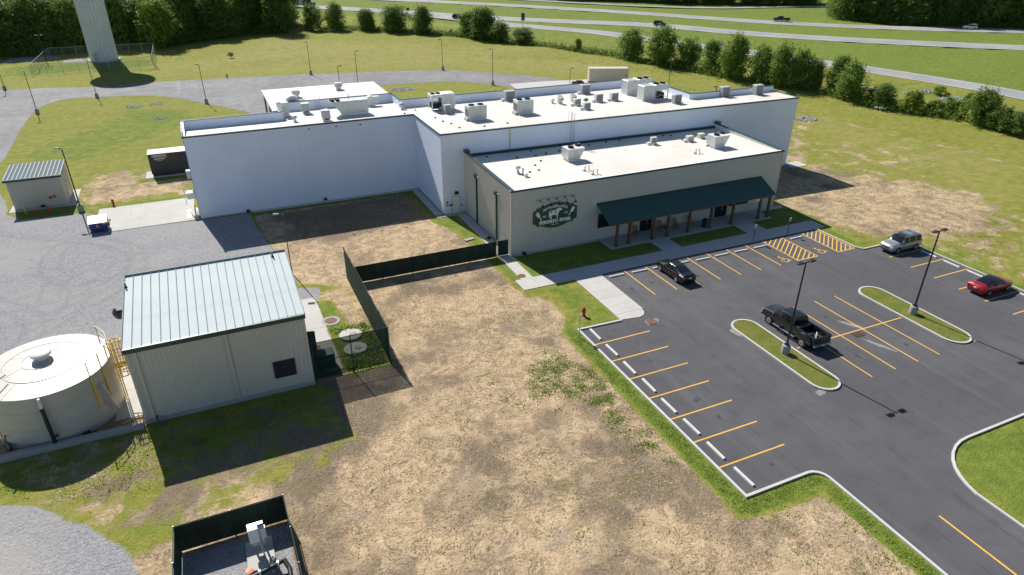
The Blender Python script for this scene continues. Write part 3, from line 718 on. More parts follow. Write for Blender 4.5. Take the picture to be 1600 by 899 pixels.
# personnel door, lamp and small boxes on the wall beside the shop
MB().box(25.75, WF(26)-.07, .1, 26.75, WF(26)-.02, 2.25).build('door', WHITE, wh)
m = MB(); m.box(25.68, WF(26)-.075, .1, 25.75, WF(26)-.015, 2.32); m.box(26.75, WF(26)-.075, .1, 26.82, WF(26)-.015, 2.32); m.box(25.75, WF(26)-.075, 2.25, 26.75, WF(26)-.015, 2.32); m.build('door_frame', UNITG, wh)
for (bx, bz, w, h) in ((25.0,1.5,.16,.22),(24.95,1.15,.14,.12),(25.35,1.1,.3,.2),(25.75,1.2,.1,.15),(26.95,1.0,.12,.18)): MB().box(bx, WF(25)-.16, bz, bx+w, WF(25)-.02, bz+h).build('wall_box', DARKGREY, wh)
MB().box(26.1, WF(26)-.3, 2.6, 26.55, WF(26)-.02, 2.95).build('wall_lamp', BLACKMETAL, wh)
MB().box(11.6, 86.28, .25, 12.0, 86.54, .5).build('scupper', BLACK, wh); MB().box(1.9, 86.28, .1, 2.3, 86.54, .4).build('scupper', BLACK, wh)
# left end: louvred box, conduit frame, dock hood and handrails
MB().box(-4.3,100.2,3.0,-3.52,101.0,3.9).build('wall_box', UNITG, wh) if False else None
MB().box(-4.15,90.6,4.0,-3.52,91.3,5.0).build('electrical_cabinet', UNITG, wh)
MB().box(-4.6,88.9,1.9,-3.52,89.9,2.7).build('hose_cabinet', UNITW, wh)
m = MB(); m.tube([(-4.9,90.9,.6),(-4.9,90.9,3.4),(-3.55,90.9,3.6)], .05, 6); m.tube([(-4.9,90.9,2.6),(-3.55,90.9,2.7)], .04, 6); m.build('conduit', ZINC, wh)
for y in (87.0, 88.6):
    m = MB(); m.tube([(-4.0,y,.05),(-4.0,y,1.05),(-4.0,y+1.1,1.05),(-4.0,y+1.1,.05)], .045, 6); tag(m.build('safety_rail', YELLOW if y > 88 else UNITG), 'yellow safety rail at the dock door of the warehouse end' if y > 88 else 'grey safety rail nearest the warehouse corner on the loading slab', 'rail')
MB().sheet([(-5.0,87.4),(-4.55,87.4),(-4.55,90.6),(-5.0,90.6)], .046).build('trench_grate', UNITG, wh)
# rows of small dark roof fittings
cap = MB().lathe((0,0,0), [(.16,0),(.16,.05),(.10,.12),(.0,.14)], 8).mesh('roof_drain'); cap.materials.append(BLACKMETAL)
for u, v in ((482,200),(525,196),(563,193),(595,182),(634,178),(680,183),(692,189),(705,193),(718,200),(757,198),(793,193),(632,175)):
    x, y = P(u, v, 10.25); inst('roof_drain', cap, wh, (x, y, RZ(y)))

# ---- dock canopy roof behind the warehouse
cn = thing('dock_canopy', 'flat white canopy roof on dark posts behind the left wing of the warehouse', 'canopy')
MB().box(8.0,97.5,9.55,25.4,112.2,9.85).build('roof', MEMBRANE, cn)
for x in (8.2,16.6,25.2):
    for y in (105,112): MB().box(x-.12,y-.12,0,x+.12,y+.12,9.55).build('post', DARKGREY, cn)
MB().box(7.9,97.45,9.45,25.5,97.5,9.9).build('fascia', TEAL, cn); MB().box(7.92,97.5,9.5,8.0,112.3,9.88).build('fascia', WHITE, cn)

# ---- shop
SX0, SX1, SY = 27.5, 65.1, 61.4
WB = lambda x: WF(x)-.03
shop = thing('shop', 'tan ribbed-metal retail shop with a dark green front awning', 'shop building')
SZ = 7.55
rib_wall((SX0,SY), (SX1,SY), .1, SZ-.05).build('front_wall', BEIGE, shop)
rib_wall((SX0,WB(SX0)), (SX0,SY), .1, SZ-.05).build('side_wall', BEIGE, shop)
rib_wall((SX1,SY), (SX1,WB(SX1)), .1, SZ-.05).build('side_wall', BEIGE, shop)
MB().prism([(SX0+.04,SY+.04),(SX1-.04,SY+.04),(SX1-.04,WB(SX1)-.02),(SX0+.04,WB(SX0)-.02)], 0, 6.5).build('wall_core', BEIGE, shop)
MB().box(SX0-.06,SY-.06,0,SX1+.06,SY-.005,.1).build('base_flashing', CONC2, shop)
MB().box(SX0-.055,SY-.055,.1,SX0+.09,SY+.09,SZ-.05).build('corner_trim', BEIGE2, shop); MB().box(SX1-.09,SY-.055,.1,SX1+.055,SY+.09,SZ-.05).build('corner_trim', BEIGE2, shop)
SRZ = lambda y: 7.42-(y-61.4)*.014
MB().sheet([(SX0+.3,SY+.1),(SX1-.3,SY+.1),(SX1-.3,WB(SX1)-.1),(SX0+.3,WB(SX0)-.1)], lambda x, y: SRZ(y)).build('roof', MEMBRANE, shop)
# sloped parapets on both ends, dark coping
for xa, xb in ((SX0+.02,SX0+.3),(SX1-.3,SX1-.02)):
    m = MB(); m.prism([(xa,SY+.05),(xb,SY+.05),(xb,WB(xa)-.05),(xa,WB(xa)-.05)], 6.5, lambda x, y: 7.5+.38*max(0,(y-SY-3))/10.5); m.build('parapet', BEIGE2 if xa < 40 else WHITE, shop)
    m = MB(); m.prism([(xa-.08,SY-.02),(xb+.06,SY-.02),(xb+.06,WB(xa)-.06),(xa-.08,WB(xa)-.06)], lambda x, y: 7.5+.38*max(0,(y-SY-3))/10.5+.004, lambda x, y: 7.58+.38*max(0,(y-SY-3))/10.5); m.build('coping', TEAL, shop)
    MB().box(xa-.12,WB(xa)-.75,7.9,xb+.2,WB(xa)-.08,8.22).build('coping_end', TEAL, shop)
MB().box(SX0-.1,SY-.12,7.36,SX1+.1,SY-.045,7.56).build('gutter', TEAL, shop); MB().box(SX0-.1,SY-.045,7.5,SX1+.1,SY+.25,7.55).build('roof_edge', WHITE, shop)
m = MB(); beam(m, (SX0+.3,WB(SX0)), (SX1-.3,WB(SX1)), .14, 7.1, 7.55, .02); m.build('back_flashing', TEAL, shop)
for y in (71.3, 65.2):
    d = MB().box(SX0-.2,y-.07,.15,SX0-.05,y+.07,5.9).build('downspout', TEAL, shop)
    MB().prism([(SX0-.34,y-.28),(SX0-.04,y-.28),(SX0-.04,y+.28),(SX0-.34,y+.28)], 5.9, 6.3).build('leader_head', TEAL, d)
    MB().box(SX0-.24,y-.55,6.02,SX0-.05,y-.42,6.2).build('scupper', UNITG, shop)
for x, y in ((27.0,66.6),(29.0,61.1)): tag(MB().lathe((x,y,.05), [(.26,0),(.26,.1),(.17,.16),(.17,.24),(0,.26)], 10).build('splash_block', BLACK), 'small black drain fitting on the walk beside the shop side wall' if x < 28 else 'small black drain fitting at the foot of the shop front by the sign', 'drain')
sm = inst('roof_drain', cap, shop, (30,74.4,SRZ(74.4)))
for u, v in ((808,246),(829,236),(837,243),(853,240),(874,236),(893,231),(920,227),(947,222),(968,219),(1008,212),(1036,212),(1048,212),(1066,219),(845,252),(828,270),(842,267),(836,259),(1105,229),(1180,214)):
    x, y = P(u, v, 7.3)
    if SX0+.6 < x < SX1-.6 and y < WB(x)-.3: inst('roof_drain', cap, shop, (x, y, SRZ(y)))
# awning
AX0, AX1, AYE, AZW, AZE = 38.15, 62.15, 58.55, 4.42, 3.1
aw = thing('awning', 'long dark green standing-seam awning on timber posts along the shop front', 'awning')
sl = (AZW-AZE)/(SY-.06-AYE); az = lambda y: AZE+(y-AYE)*sl
MB().prism([(AX0,AYE),(AX1,AYE),(AX1,SY-.05),(AX0,SY-.05)], lambda x, y: az(y)-.07, lambda x, y: az(y)).build('awning_roof', TEALROOF, aw)
n = 58; me_ = MB().prism([(-.03,AYE-.01),(.03,AYE-.01),(.03,SY-.06),(-.03,SY-.06)], lambda x, y: az(y)-.01, lambda x, y: az(y)+.055).mesh('standing_seam'); me_.materials.append(TEAL)
for i in range(n+1): inst('standing_seam', me_, aw, (AX0+.03+(AX1-AX0-.06)*i/n, 0, 0))
MB().box(AX0-.02,SY-.10,AZW-.02,AX1+.02,SY-.045,AZW+.16).build('wall_flashing', TEAL, aw); MB().box(AX0-.02,AYE-.05,AZE-.14,AX1+.02,AYE-.004,AZE+.0).build('fascia', TEAL, aw)
MB().box(AX0+.3,58.68,2.72,AX1-.3,58.92,2.98).build('beam', WOOD, aw)
for x in (AX0+.2, AX0+6.2, AX0+12, AX0+18, AX1-.2): MB().prism([(x-.05,AYE+.1),(x+.05,AYE+.1),(x+.05,SY-.05),(x-.05,SY-.05)], lambda x_, y: az(y)-.25, lambda x_, y: az(y)-.072).build('rafter', WOOD, aw)
POSTX = [39.5,41.15,44.4,46.45,49.5,52.7,56.0,60.2,61.65]
for x in POSTX:
    p_ = MB().cbox(x,58.8,1.45,.26,.26,2.52).build('post', WOOD, aw); MB().cbox(x,58.8,.12,.40,.40,.24,bev=.03).build('post_base', IRON, p_)
# shopfront behind the awning
m = lambda a, b, z0, z1: MB().box(a, SY-.10, z0, b, SY-.045, z1)
for a, b, z0, z1 in ((38.5,43.9,1.55,3.1),(46.3,50.6,1.55,3.1),(51.4,55.0,1.5,3.1),(57.6,60.4,1.3,3.0)):
    w_ = m(a, b, z0, z1).build('window', GLASSDK, shop)
    q = MB(); q.box(a-.07,SY-.13,z0-.08,b+.07,SY-.045,z0-.001); q.box(a-.07,SY-.13,z1+.001,b+.07,SY-.045,z1+.08); q.box(a-.07,SY-.13,z0-.001,a-.001,SY-.045,z1+.001); q.box(b+.001,SY-.13,z0-.001,b+.07,SY-.045,z1+.001)
    k = a+1.35
    while k < b-.4: q.box(k-.03,SY-.125,z0,k+.03,SY-.101,z1); k += 1.35
    q.build('window_frame', BLACKMETAL, w_)
for a, b in ((44.4,45.9),(55.5,57.2)):
    d = m(a, b, .06, 2.4).build('door', GLASSDK, shop); q = MB(); q.box(a-.06,SY-.14,.06,a-.001,SY-.045,2.5); q.box(b+.001,SY-.14,.06,b+.06,SY-.045,2.5); q.box(a-.06,SY-.14,2.401,b+.06,SY-.045,2.5); q.box((a+b)/2-.04,SY-.13,.06,(a+b)/2+.04,SY-.101,2.4); q.build('door_frame', BLACKMETAL, d)
    MB().box((a+b)/2+.07,SY-.19,.9,(a+b)/2+.10,SY-.14,1.4).build('door_handle', ZINC, d)

# ---- oval shop sign and its lamps
sg = thing('shop_sign', 'oval dark green shop sign with white lettering and a white cow', 'sign', (32.8, SY-.06, 4.03))
half = [(2.70,0),(2.70,.66),(2.60,.74),(2.36,.78),(2.30,.98),(2.20,1.06),(1.80,1.06),(1.55,1.12),(1.2,1.26),(.8,1.37),(.4,1.44),(0,1.46)]
right = half+[(x, -z) for x, z in half[::-1][1:]][:-1] if False else None
full = half+[(-x, z) for x, z in half[::-1][1:]]+[(-x, -z) for x, z in half[1:]]+[(x, -z) for x, z in half[::-1][1:-1]]
def plate(pl, y0, y1):
    mb = MB(); n_ = len(pl); mb.add([(x,y1,z) for x,z in pl]+[(x,y0,z) for x,z in pl], [tuple(range(n_,2*n_)), tuple(range(n_-1,-1,-1))]+[(i,(i+1)%n_,n_+(i+1)%n_,n_+i)[::-1] for i in range(n_)]); return mb
SGREEN = plain('sign_green', (.010,.075,.042), .4, 0, .08); SGOLD = plain('sign_olive_gold', (.17,.165,.022), .45, 0, .1); SWHITE = plain('sign_white', (.80,.80,.76), .5, 0, .04); SDK = plain('sign_dark_edge', (.01,.03,.02), .5)
plate([(x*1.0,z*1.0) for x,z in full], -.10, 0).build('sign_edge', SDK, sg)
plate([(x*.972,z*.955) for x,z in full], -.106, -.098).build('sign_border', SGOLD, sg); plate([(x*.945,z*.905) for x,z in full], -.112, -.104).build('sign_face', SGREEN, sg)
def letter(txt, size, x, z, **k):
    me_ = text_mesh(txt, size, .008, **k); me_.materials.append(SWHITE); o = inst('lettering', me_, sg, (x, -.118, z)); return o
letter('PERDIDO RIVER', .54, 0, -.66, bold=.028, bend=.010, sx=1.04); letter('MEATS', .20, 0, -1.06, bold=.008, space=1.7)
letter('MEAT PROCESSING & RETAIL', .42, 0, 1.07, bold=.012, bend=.155, sx=.56)
for cx_, cz_ in ((-1.35,.10),(1.35,.20)):
    for k, w_ in enumerate((.50,.42)): MB().box(cx_-w_/2,-.120,cz_-.14*k-.03,cx_+w_/2,-.1125,cz_-.14*k+.03).build('fine_print', SWHITE, sg)
cow = [(0,.62),(.02,.78),(.10,.86),(.35,.86),(.65,.90),(.85,.97),(.98,1.02),(1.03,1.08),(1.08,1.0),(1.17,.97),(1.25,.88),(1.28,.78),(1.20,.73),(1.10,.77),(1.02,.68),(.94,.54),(.88,.42),(.87,.25),(.88,.06),(.92,0),(.79,0),(.77,.2),(.70,.38),(.5,.35),(.32,.37),(.27,.3),(.27,.06),(.31,0),(.16,0),(.14,.2),(.09,.38),(.06,.12),(.02,.12)]
plate([((x-.64)*1.30, (z-.5)*1.15+.21) for x, z in cow][::-1], -.120, -.1125).build('cow_emblem', SWHITE, sg)
for pl in ([(.12,.6),(.3,.66),(.34,.8),(.16,.8)], [(.42,.68),(.62,.72),(.78,.83),(.6,.80),(.5,.76)], [(.62,.5),(.78,.62),(.74,.66),(.55,.58)]): plate([((x-.64)*1.30, (z-.5)*1.15+.21) for x, z in pl][::-1], -.124, -.1195).build('cow_marking', SGREEN, sg)
def cleaver(cx, cz, ang, s_=1):
    pl = [(-.18,.02),(.18,.02),(.18,.62),(-.18,.62)]; hd = [(.0,-.5),(.11,-.5),(.11,.02),(.0,.02)]
    c, n_ = math.cos(ang), math.sin(ang)
    mb = MB()
    for q in (pl, hd): k = plate([(cx+s_*(x*c-z*n_), cz+(x*n_+z*c)) for x, z in (q if s_ > 0 else q[::-1])][::-1], -.120, -.1125); mb.add(k.v, k.f)
    mb.build('cleaver_emblem', SWHITE, sg)
cleaver(-2.0,.06,math.radians(28)); cleaver(2.0,.12,math.radians(28),-1)
sgl = thing('sign_lamp_bar', 'pale rail with five black gooseneck lamps above the oval sign', 'lamp', (32.8, SY-.06, 5.95))
MB().box(-2.35,-.10,-.09,2.35,-.01,.13).build('rail', BEIGE2, sgl)
for k in range(5):
    x = -1.95+k*1.0; m = MB(); m.tube([(x,-.1,.02),(x,-.45,.12),(x+.02,-.75,.0),(x+.02,-.8,-.22)], .022, 6); l_ = m.build('gooseneck_arm', BLACKMETAL, sgl)
    MB().lathe((x+.02,-.8,-.42), [(.19,0),(.17,.05),(.06,.16),(.04,.22)], 12).build('lamp_shade', BLACKMETAL, l_); MB().cbox(x,-.12,.02,.16,.06,.16).build('junction_box', BLACKMETAL, l_)

# ---- ribbed utility building with standing-seam roof
UX0, UX1, UY0, UY1, UZF, UZB = -8.45, 3.5, 46.0, 55.25, 6.45, 7.55
ut = thing('utility_building', 'stone-coloured metal utility building with a pale standing-seam roof beside the tank', 'building')
uz = lambda y: UZF+(y-UY0)*(UZB-UZF)/(UY1-UY0)
rib_wall((UX0,UY0), (UX1,UY0), .35, UZF).build('front_wall', BEIGE2, ut)
rib_wall((UX1,UY0), (UX1,UY1), .35, lambda s_: UZF+s_*(UZB-UZF)/(UY1-UY0)).build('side_wall', BEIGE2, ut); rib_wall((UX0,UY1), (UX0,UY0), .35, lambda s_: UZB-s_*(UZB-UZF)/(UY1-UY0)).build('side_wall', BEIGE2, ut); rib_wall((UX1,UY1), (UX0,UY1), .35, UZB).build('rear_wall', BEIGE2, ut)
MB().box(UX0-.08,UY0-.08,-.1,UX1+.08,UY1+.08,.35).build('footing', CONC3, ut)
for x in (UX0+.02, UX1-.02): MB().box(x-.09,UY0-.06,.352,x+.09,UY0+.06,UZF).build('corner_trim', BEIGE2, ut)
for x in (UX0+.55, -2.05): MB().box(x-.08,UY0-.17,.36,x+.08,UY0-.045,UZF-.02).build('downspout', BEIGE2, ut)
MB().box(UX0-.14,UY0-.3,UZF-.26,UX1+.14,UY0-.08,UZF+.10).build('gutter', TEAL, ut)
n = 20; pw = (UX1-UX0+.24)/n
me_ = MB().prism([(.01,UY0-.14),(pw-.01,UY0-.14),(pw-.01,UY1+.1),(.01,UY1+.1)], lambda x, y: uz(y)+.04, lambda x, y: uz(y)+.09).prism([(-.022,UY0-.15),(.022,UY0-.15),(.022,UY1+.1),(-.022,UY1+.1)], lambda x, y: uz(y)+.05, lambda x, y: uz(y)+.16).mesh('roof_panel'); me_.materials.append(GALV); me_.materials.append(SEAMGREY)
for p_ in list(me_.polygons)[6:]: p_.material_index = 1
for i in range(n): inst('roof_panel', me_, ut, (UX0-.12+pw*i, 0, random.uniform(-.003,.003)))
m = MB(); m.prism([(UX0-.16,UY0-.16),(UX0-.1,UY0-.16),(UX0-.1,UY1+.14),(UX0-.16,UY1+.14)], lambda x, y: uz(y)-.1, lambda x, y: uz(y)+.2); m.prism([(UX1+.1,UY0-.16),(UX1+.16,UY0-.16),(UX1+.16,UY1+.14),(UX1+.1,UY1+.14)], lambda x, y: uz(y)-.1, lambda x, y: uz(y)+.2); m.build('rake_trim', SEAMGREY, ut)
MB().box(UX0-.16,UY1+.1,UZB-.1,UX1+.16,UY1+.16,UZB+.24).build('ridge_trim', SEAMGREY, ut)
lv = MB().box(.75,UY0-.09,1.35,2.35,UY0-.05,2.85).build('louvre', BLACK, ut)
q = MB()
for k in range(11): q.prism([(.80,UY0-.13),(2.30,UY0-.13),(2.30,UY0-.091),(.80,UY0-.091)], lambda x, y, k=k: 1.42+k*.125+(y-UY0+.13)*1.2, lambda x, y, k=k: 1.45+k*.125+(y-UY0+.13)*1.2)
q.build('louvre_blades', BLACK, lv)
m = MB(); m.cyl((UX0-.02,52.5,6.0), (UX0-.85,52.5,6.0), .45, .45, 14); m.cyl((UX0-.85,52.5,6.0), (UX0-1.05,52.5,5.9), .50, .34, 14); m.build('exhaust_hood', DARKGREY, ut)
dr = MB().box(UX1+.05,49.3,.1,UX1+.1,50.3,2.3).build('doorway', BLACK, ut)
MB().cbox(UX1+.55,50.42,1.2,1.0,.05,2.1,math.radians(-14)).build('open_door', TEALROOF, ut)
for u, v in ((198,454),(427,408)):
    x, y = P(u, v, 7.2); tag(MB().cyl((x,y,uz(y)+.05),(x,y,uz(y)+.5),.06,n=8).lathe((x,y,uz(y)+.08), [(.14,0),(.07,.15)], 8).build('vent_pipe', DARKGREY), 'short dark vent pipe at the left end of the utility building roof' if u < 300 else 'short dark vent pipe at the right end of the utility building roof', 'vent pipe')
tag(MB().tube([(-7.7,45.9,.5),(-7.7,45.5,.45),(-7.2,45.2,.1)], .07, 8).build('drain_pipe', DARKGREY), 'short dark drain pipe at the foot of the utility building front', 'pipe')

# ---- pump shed at the far left
sh = thing('shed', 'small tan metal shed with a dark ribbed roof at the gravel edge', 'shed')
hx0, hx1, hy0, hy1, hz = -25.05, -19.15, 99.1, 104.4, 3.95
for a, b in (((hx0,hy0),(hx1,hy0)),((hx1,hy0),(hx1,hy1)),((hx1,hy1),(hx0,hy1)),((hx0,hy1),(hx0,hy0))): rib_wall(a, b, .05, hz).build('wall', SHEDWALL, sh)
hzf = lambda x, y: hz+.05+(y-hy0)*.07
MB().prism([(hx0-.2,hy0-.25),(hx1+.2,hy0-.25),(hx1+.2,hy1+.2),(hx0-.2,hy1+.2)], lambda x, y: hzf(x,y)-.1, hzf).build('roof', SHEDROOF, sh)
me_ = MB().prism([(-.07,hy0-.26),(.07,hy0-.26),(.07,hy1+.2),(-.07,hy1+.2)], hzf, lambda x, y: hzf(x,y)+.07).mesh('roof_rib'); me_.materials.append(RIBM)
for i in range(14): inst('roof_rib', me_, sh, (hx0-.12+(hx1-hx0+.24)*i/13, 0, 0))
MB().box(hx0-.22,hy0-.36,hz-.22,hx1+.22,hy0-.26,hz+.08).build('fascia', TEAL, sh)
for x, z in ((-20.35,1.25),(-20.85,1.15)): MB().cyl((x,hy0-.06,z),(x,hy0-.3,z),.16,.16,10).build('red_wall_valve', RED, sh)
MB().box(hx1+.04,101.2,.1,hx1+.09,102.2,2.3).build('door', BEIGE2, sh); MB().cbox(-21.9,hy0-.2,.18,.5,.3,.24).build('louvre_vent', BLACK, sh)

# ---- roof plant
def fan(parent, x, y, z, r=.42, up=.16):
    f_ = MB().ring((x,y,z), r, r-.05, 0, up, 18).build('fan_shroud', BLACKMETAL, parent, True)
    b = MB(); b.lathe((x,y,z+.02), [(.0,.06),(.09,.06),(.09,.0)], 10)
    for k in range(5):
        t = k*2*math.pi/5; c, s_ = math.cos(t), math.sin(t); b.add([(x+c*.08-s_*.06,y+s_*.08+c*.06,z+.02),(x+c*.08+s_*.06,y+s_*.08-c*.06,z+.07),(x+c*(r-.06)+s_*.12,y+s_*(r-.06)-c*.12,z+.07),(x+c*(r-.06)-s_*.12,y+s_*(r-.06)+c*.12,z+.02)], [(0,1,2,3)])
    b.build('fan_blades', DARKGREY, f_)
def grille(parent, a, b, z0, z1, face, pos, n=7):
    """louvred panel on a face: 'y-' or 'x-' at coordinate pos, spanning a..b"""
    m = MB(); s_ = MB()
    for k in range(n):
        z = z0+(z1-z0)*(k+.5)/n
        if face == 'y-': s_.box(a,pos-.035,z-.02,b,pos-.012,z+.02)
        else: s_.box(pos-.035,a,z-.02,pos-.012,b,z+.02)
    g_ = (m.box(a,pos-.012,z0,b,pos-.002,z1) if face == 'y-' else m.box(pos-.012,a,z0,pos-.002,b,z1)).build('grille', GRILLE, parent); s_.build('grille_slats', UNITG, g_)
def rtu(name, label, x0, x1, y0, y1, zb, h, mat=ZINC, fans=2, curb=.35, seams=2, tint=None):
    t = thing(name, label, 'roof unit', ((x0+x1)/2, (y0+y1)/2, zb)); w, d = x1-x0, y1-y0
    MB().box(-w/2+.12,-d/2+.1,-.25,w/2-.12,d/2-.1,curb).build('curb', WHITE, t)
    MB().cbox(0,0,curb+(h-curb)/2,w,d,h-curb,bev=.05).build('cabinet', mat, t)
    for k in range(1, seams+1):
        x = -w/2+w*k/(seams+1); MB().box(x-.015,-d/2-.014,curb+.1,x+.015,-d/2-.002,h-.1).build('panel_seam', UNITG, t)
    for k in range(fans): fan(t, -w/2+w*(k+.5)/fans if fans > 1 else 0, 0, h, min(.48, d*.28))
    MB().box(-w/2-.03,-d/2+.15,curb+.3,-w/2-.004,d/2-.3,h-.5).build('intake_panel', GRILLE, t)
    MB().box(-w/2-.38,-d/2+.1,-.25,-w/2-.04,d/2-.5,curb+.1).build('junction_box', UNITG, t)
    return t
def small_unit(label, u, v, zb, w=1.2, d=.7, h=1.0, dark=True, mat=UNITW, rails=True, zz=None):
    x, y = P(u, v, zb); t = thing('condenser', label, 'roof unit', (x, y+d/2, (RZ if zb > 9 else SRZ)(y)))
    if rails:
        for sx in (-w*.36, w*.36): MB().box(sx-.08,-d/2-.25,-.02,sx+.08,d/2+.2,.14).build('rail', UNITW, t)
    MB().cbox(0,0,.14+h/2,w,d,h,bev=.03).build('cabinet', mat, t)
    grille(t, -w*.40, w*.40, .26, h+.02, 'y-', -d/2)
    if dark: MB().cbox(-w*.5-.35,-d*.1,.22,.5,.4,.34).build('pipe_box', WHITE, t)
    else: MB().cyl((w*.5,0,.2),(w*.5+.45,-.2,.05),.05,n=6).build('line_set', BLACK, t)
    return t
def gooseneck(label, u, v, zb, mat=ZINC, r=.28, h=1.1):
    x, y = P(u, v, zb); t = thing('gooseneck_vent', label, 'vent', (x, y, (RZ if zb > 9 else SRZ)(y)))
    m = MB(); m.box(-r,-r,-.03,r,r,h*.7); m.prism([(-r,-r-.35),(r,-r-.35),(r,r),(-r,r)], h*.7, lambda x_, y_: h+.05-(.25 if y_ < 0 else 0)); m.build('duct', mat, t); MB().box(-r+.05,-r-.37,h*.55,r-.05,-r-.3,h*.72).build('mouth', GRILLE, t); return t
def mushroom(label, u, v, zb, mat=UNITG, r=.32, h=.7):
    x, y = P(u, v, zb); t = thing('roof_vent', label, 'vent', (x, y, (RZ if zb > 9 else SRZ)(y)))
    MB().lathe((0,0,-.03), [(r*.75,0),(r*.75,.12),(r*.5,.16),(r*.5,h*.6)], 14).build('neck', UNITW, t); MB().lathe((0,0,h*.55), [(r,0),(r*1.05,.1),(r*.7,h*.3),(0,h*.38)], 14).build('cap', mat, t); return t
# left wing
x, y = P(458,168,10.0); t = thing('centrifugal_fan', 'large white round scroll fan at the left end of the warehouse roof', 'fan', (x, y, RZ(y)))
m = MB(); m.cyl((0,-.55,.95),(0,.35,.95),.95,.95,26); m.build('scroll_housing', UNITW, t, True); MB().cyl((0,-.75,.95),(0,-.55,.95),.45,.6,20).build('inlet', UNITG, t, True); MB().box(-1.1,-.7,-.02,1.1,.6,.14).build('base', UNITW, t); MB().cyl((.9,0,1.0),(1.7,0,1.0),.22,.22,10).build('outlet_duct', UNITW, t, True)
for u, v, s_ in ((479,177,'behind the round fan'),(511,190,'near the roof edge left of the air handler')):
    x, y = P(u, v, 10.0); t = thing('exhaust_box', 'grey box fan '+s_, 'roof unit', (x, y+.5, RZ(y))); MB().box(-.55,-.5,-.05,.55,.5,.5).build('curb', UNITW, t); MB().cbox(0,0,1.05,1.25,1.15,1.1,bev=.04).build('housing', UNITG, t); MB().box(-.3,-.53,.2,.35,-.51,.4).build('opening', BLACK, t)
t = thing('air_handler', 'long galvanised air handler with a sloping hood and four black fans', 'roof unit', (16.9, 91.3, RZ(91)))
MB().box(-1.2,-.95,-.05,3.3,.95,.4).build('curb', WHITE, t); m = MB(); m.add([(-1.2,-1,.4),(3.4,-1,.4),(3.4,1,.4),(-1.2,1,.4),(-2.9,-1,2.5),(3.4,-1,2.5),(3.4,1,2.5),(-2.9,1,2.5)], [(3,2,1,0),(4,5,6,7),(0,1,5,4),(1,2,6,5),(2,3,7,6),(3,0,4,7)]); m.build('casing', ZINC, t)
for fx in (-2.5,-1.6):
    for fy in (-.5,.5): MB().lathe((fx,fy,2.5), [(.36,0),(.38,.25),(.30,.36),(0,.38)], 14).build('fan_cap', BLACK, t, True)
for k in range(3): MB().box(-.2+k*1.1,-1.02,.5,-.17+k*1.1,-1.002,2.4).build('panel_seam', UNITG, t)
MB().cyl((.4,.3,2.5),(.4,.3,3.4),.07,n=8).build('flue', UNITG, t); MB().lathe((-3.6,.2,0), [(.3,0),(.3,.7),(.42,.75),(.42,1.1),(.2,1.25),(0,1.25)], 12).build('side_vent', UNITG, t)
x, y = P(579,164,10.0); t = thing('utility_fan', 'small white scroll fan beside the back parapet of the left wing', 'fan', (x, y, RZ(y))); MB().cyl((0,-.3,.75),(0,.3,.75),.68,.68,20).build('scroll_housing', UNITW, t, True); MB().box(.2,-.28,.7,1.2,.28,1.3).build('outlet_duct', UNITW, t); MB().box(-.6,-.4,-.02,.6,.4,.12).build('base', UNITW, t)
mushroom('grey capped vent near the front edge of the left roof wing', 461,190,10.0, UNITG, .35, .9); mushroom('grey capped vent at the inner corner of the left wing parapet', 628,170,10.0, UNITG, .4, 1.0)
mushroom('dark domed vent by the back parapet of the left wing', 580,153,10.0, UNITG, .42, .8)
for u, v, w in ((463,152,'dark square vent on the left of the canopy roof'),(529,140,'dark square vent in the middle of the canopy roof')):
    x, y = P(u, v, 9.85); t = thing('roof_vent', w, 'vent', (x, y, 9.85)); MB().box(-.35,-.35,-.02,.35,.35,.5).build('neck', UNITW, t); MB().cbox(0,0,.75,1.1,1.1,.55,bev=.06).build('hood', UNITG, t)
x, y = 8.7, 94.2; t = thing('wall_duct', 'pair of tall galvanised ducts against the stepped parapet', 'duct', (x, y, RZ(y)))
for k in (0, 1): MB().box(.1,-.9+k*1.0,-.05,.9,-.05+k*1.0,1.9-k*.2).build('duct', ZINC if k else UNITW, t)
m = MB(); 
for sx in (0,.6): m.tube([(13.6+sx,96.7,9.9),(13.6+sx,96.7,11.6),(13.6+sx,97.4,11.6)], .025, 6)
for k in range(5): m.cyl((13.6,96.7,10.1+k*.3),(14.2,96.7,10.1+k*.3),.018,n=6)
tag(m.build('parapet_ladder', UNITG), 'short grey ladder over the back parapet of the left wing', 'ladder')
# right wing
t = rtu('rooftop_unit', 'off-white rooftop unit with an open frame and two fans behind the inner corner', 28.8,31.2,87.6,90.0,RZ(89)+.3,2.5,UNITW,0,.3)
o = t; 
for sx in (-3.0,-1.2):
    for sy in (-1.1,1.1): MB().box(sx-.07,sy-.07,-.3,sx+.07,sy+.07,2.3).build('frame_leg', UNITW, o)
MB().cbox(-2.1,0,2.2,2.0,2.4,.5,bev=.04).build('fan_deck', UNITW, o); fan(o,-2.55,0,2.45,.42); fan(o,-1.6,0,2.45,.42); MB().box(-2.9,-.7,.0,-1.3,.7,1.0).build('compressors', BLACKMETAL, o)
rtu('rooftop_unit', 'streaked white two-fan rooftop unit nearest the inner wall corner', 29.8,33.0,80.4,82.4,RZ(81),2.35,ZINC,2)
rtu('rooftop_unit', 'streaked white two-fan rooftop unit in the middle of the roof', 36.9,39.9,80.9,82.9,RZ(82),2.35,ZINC,2)
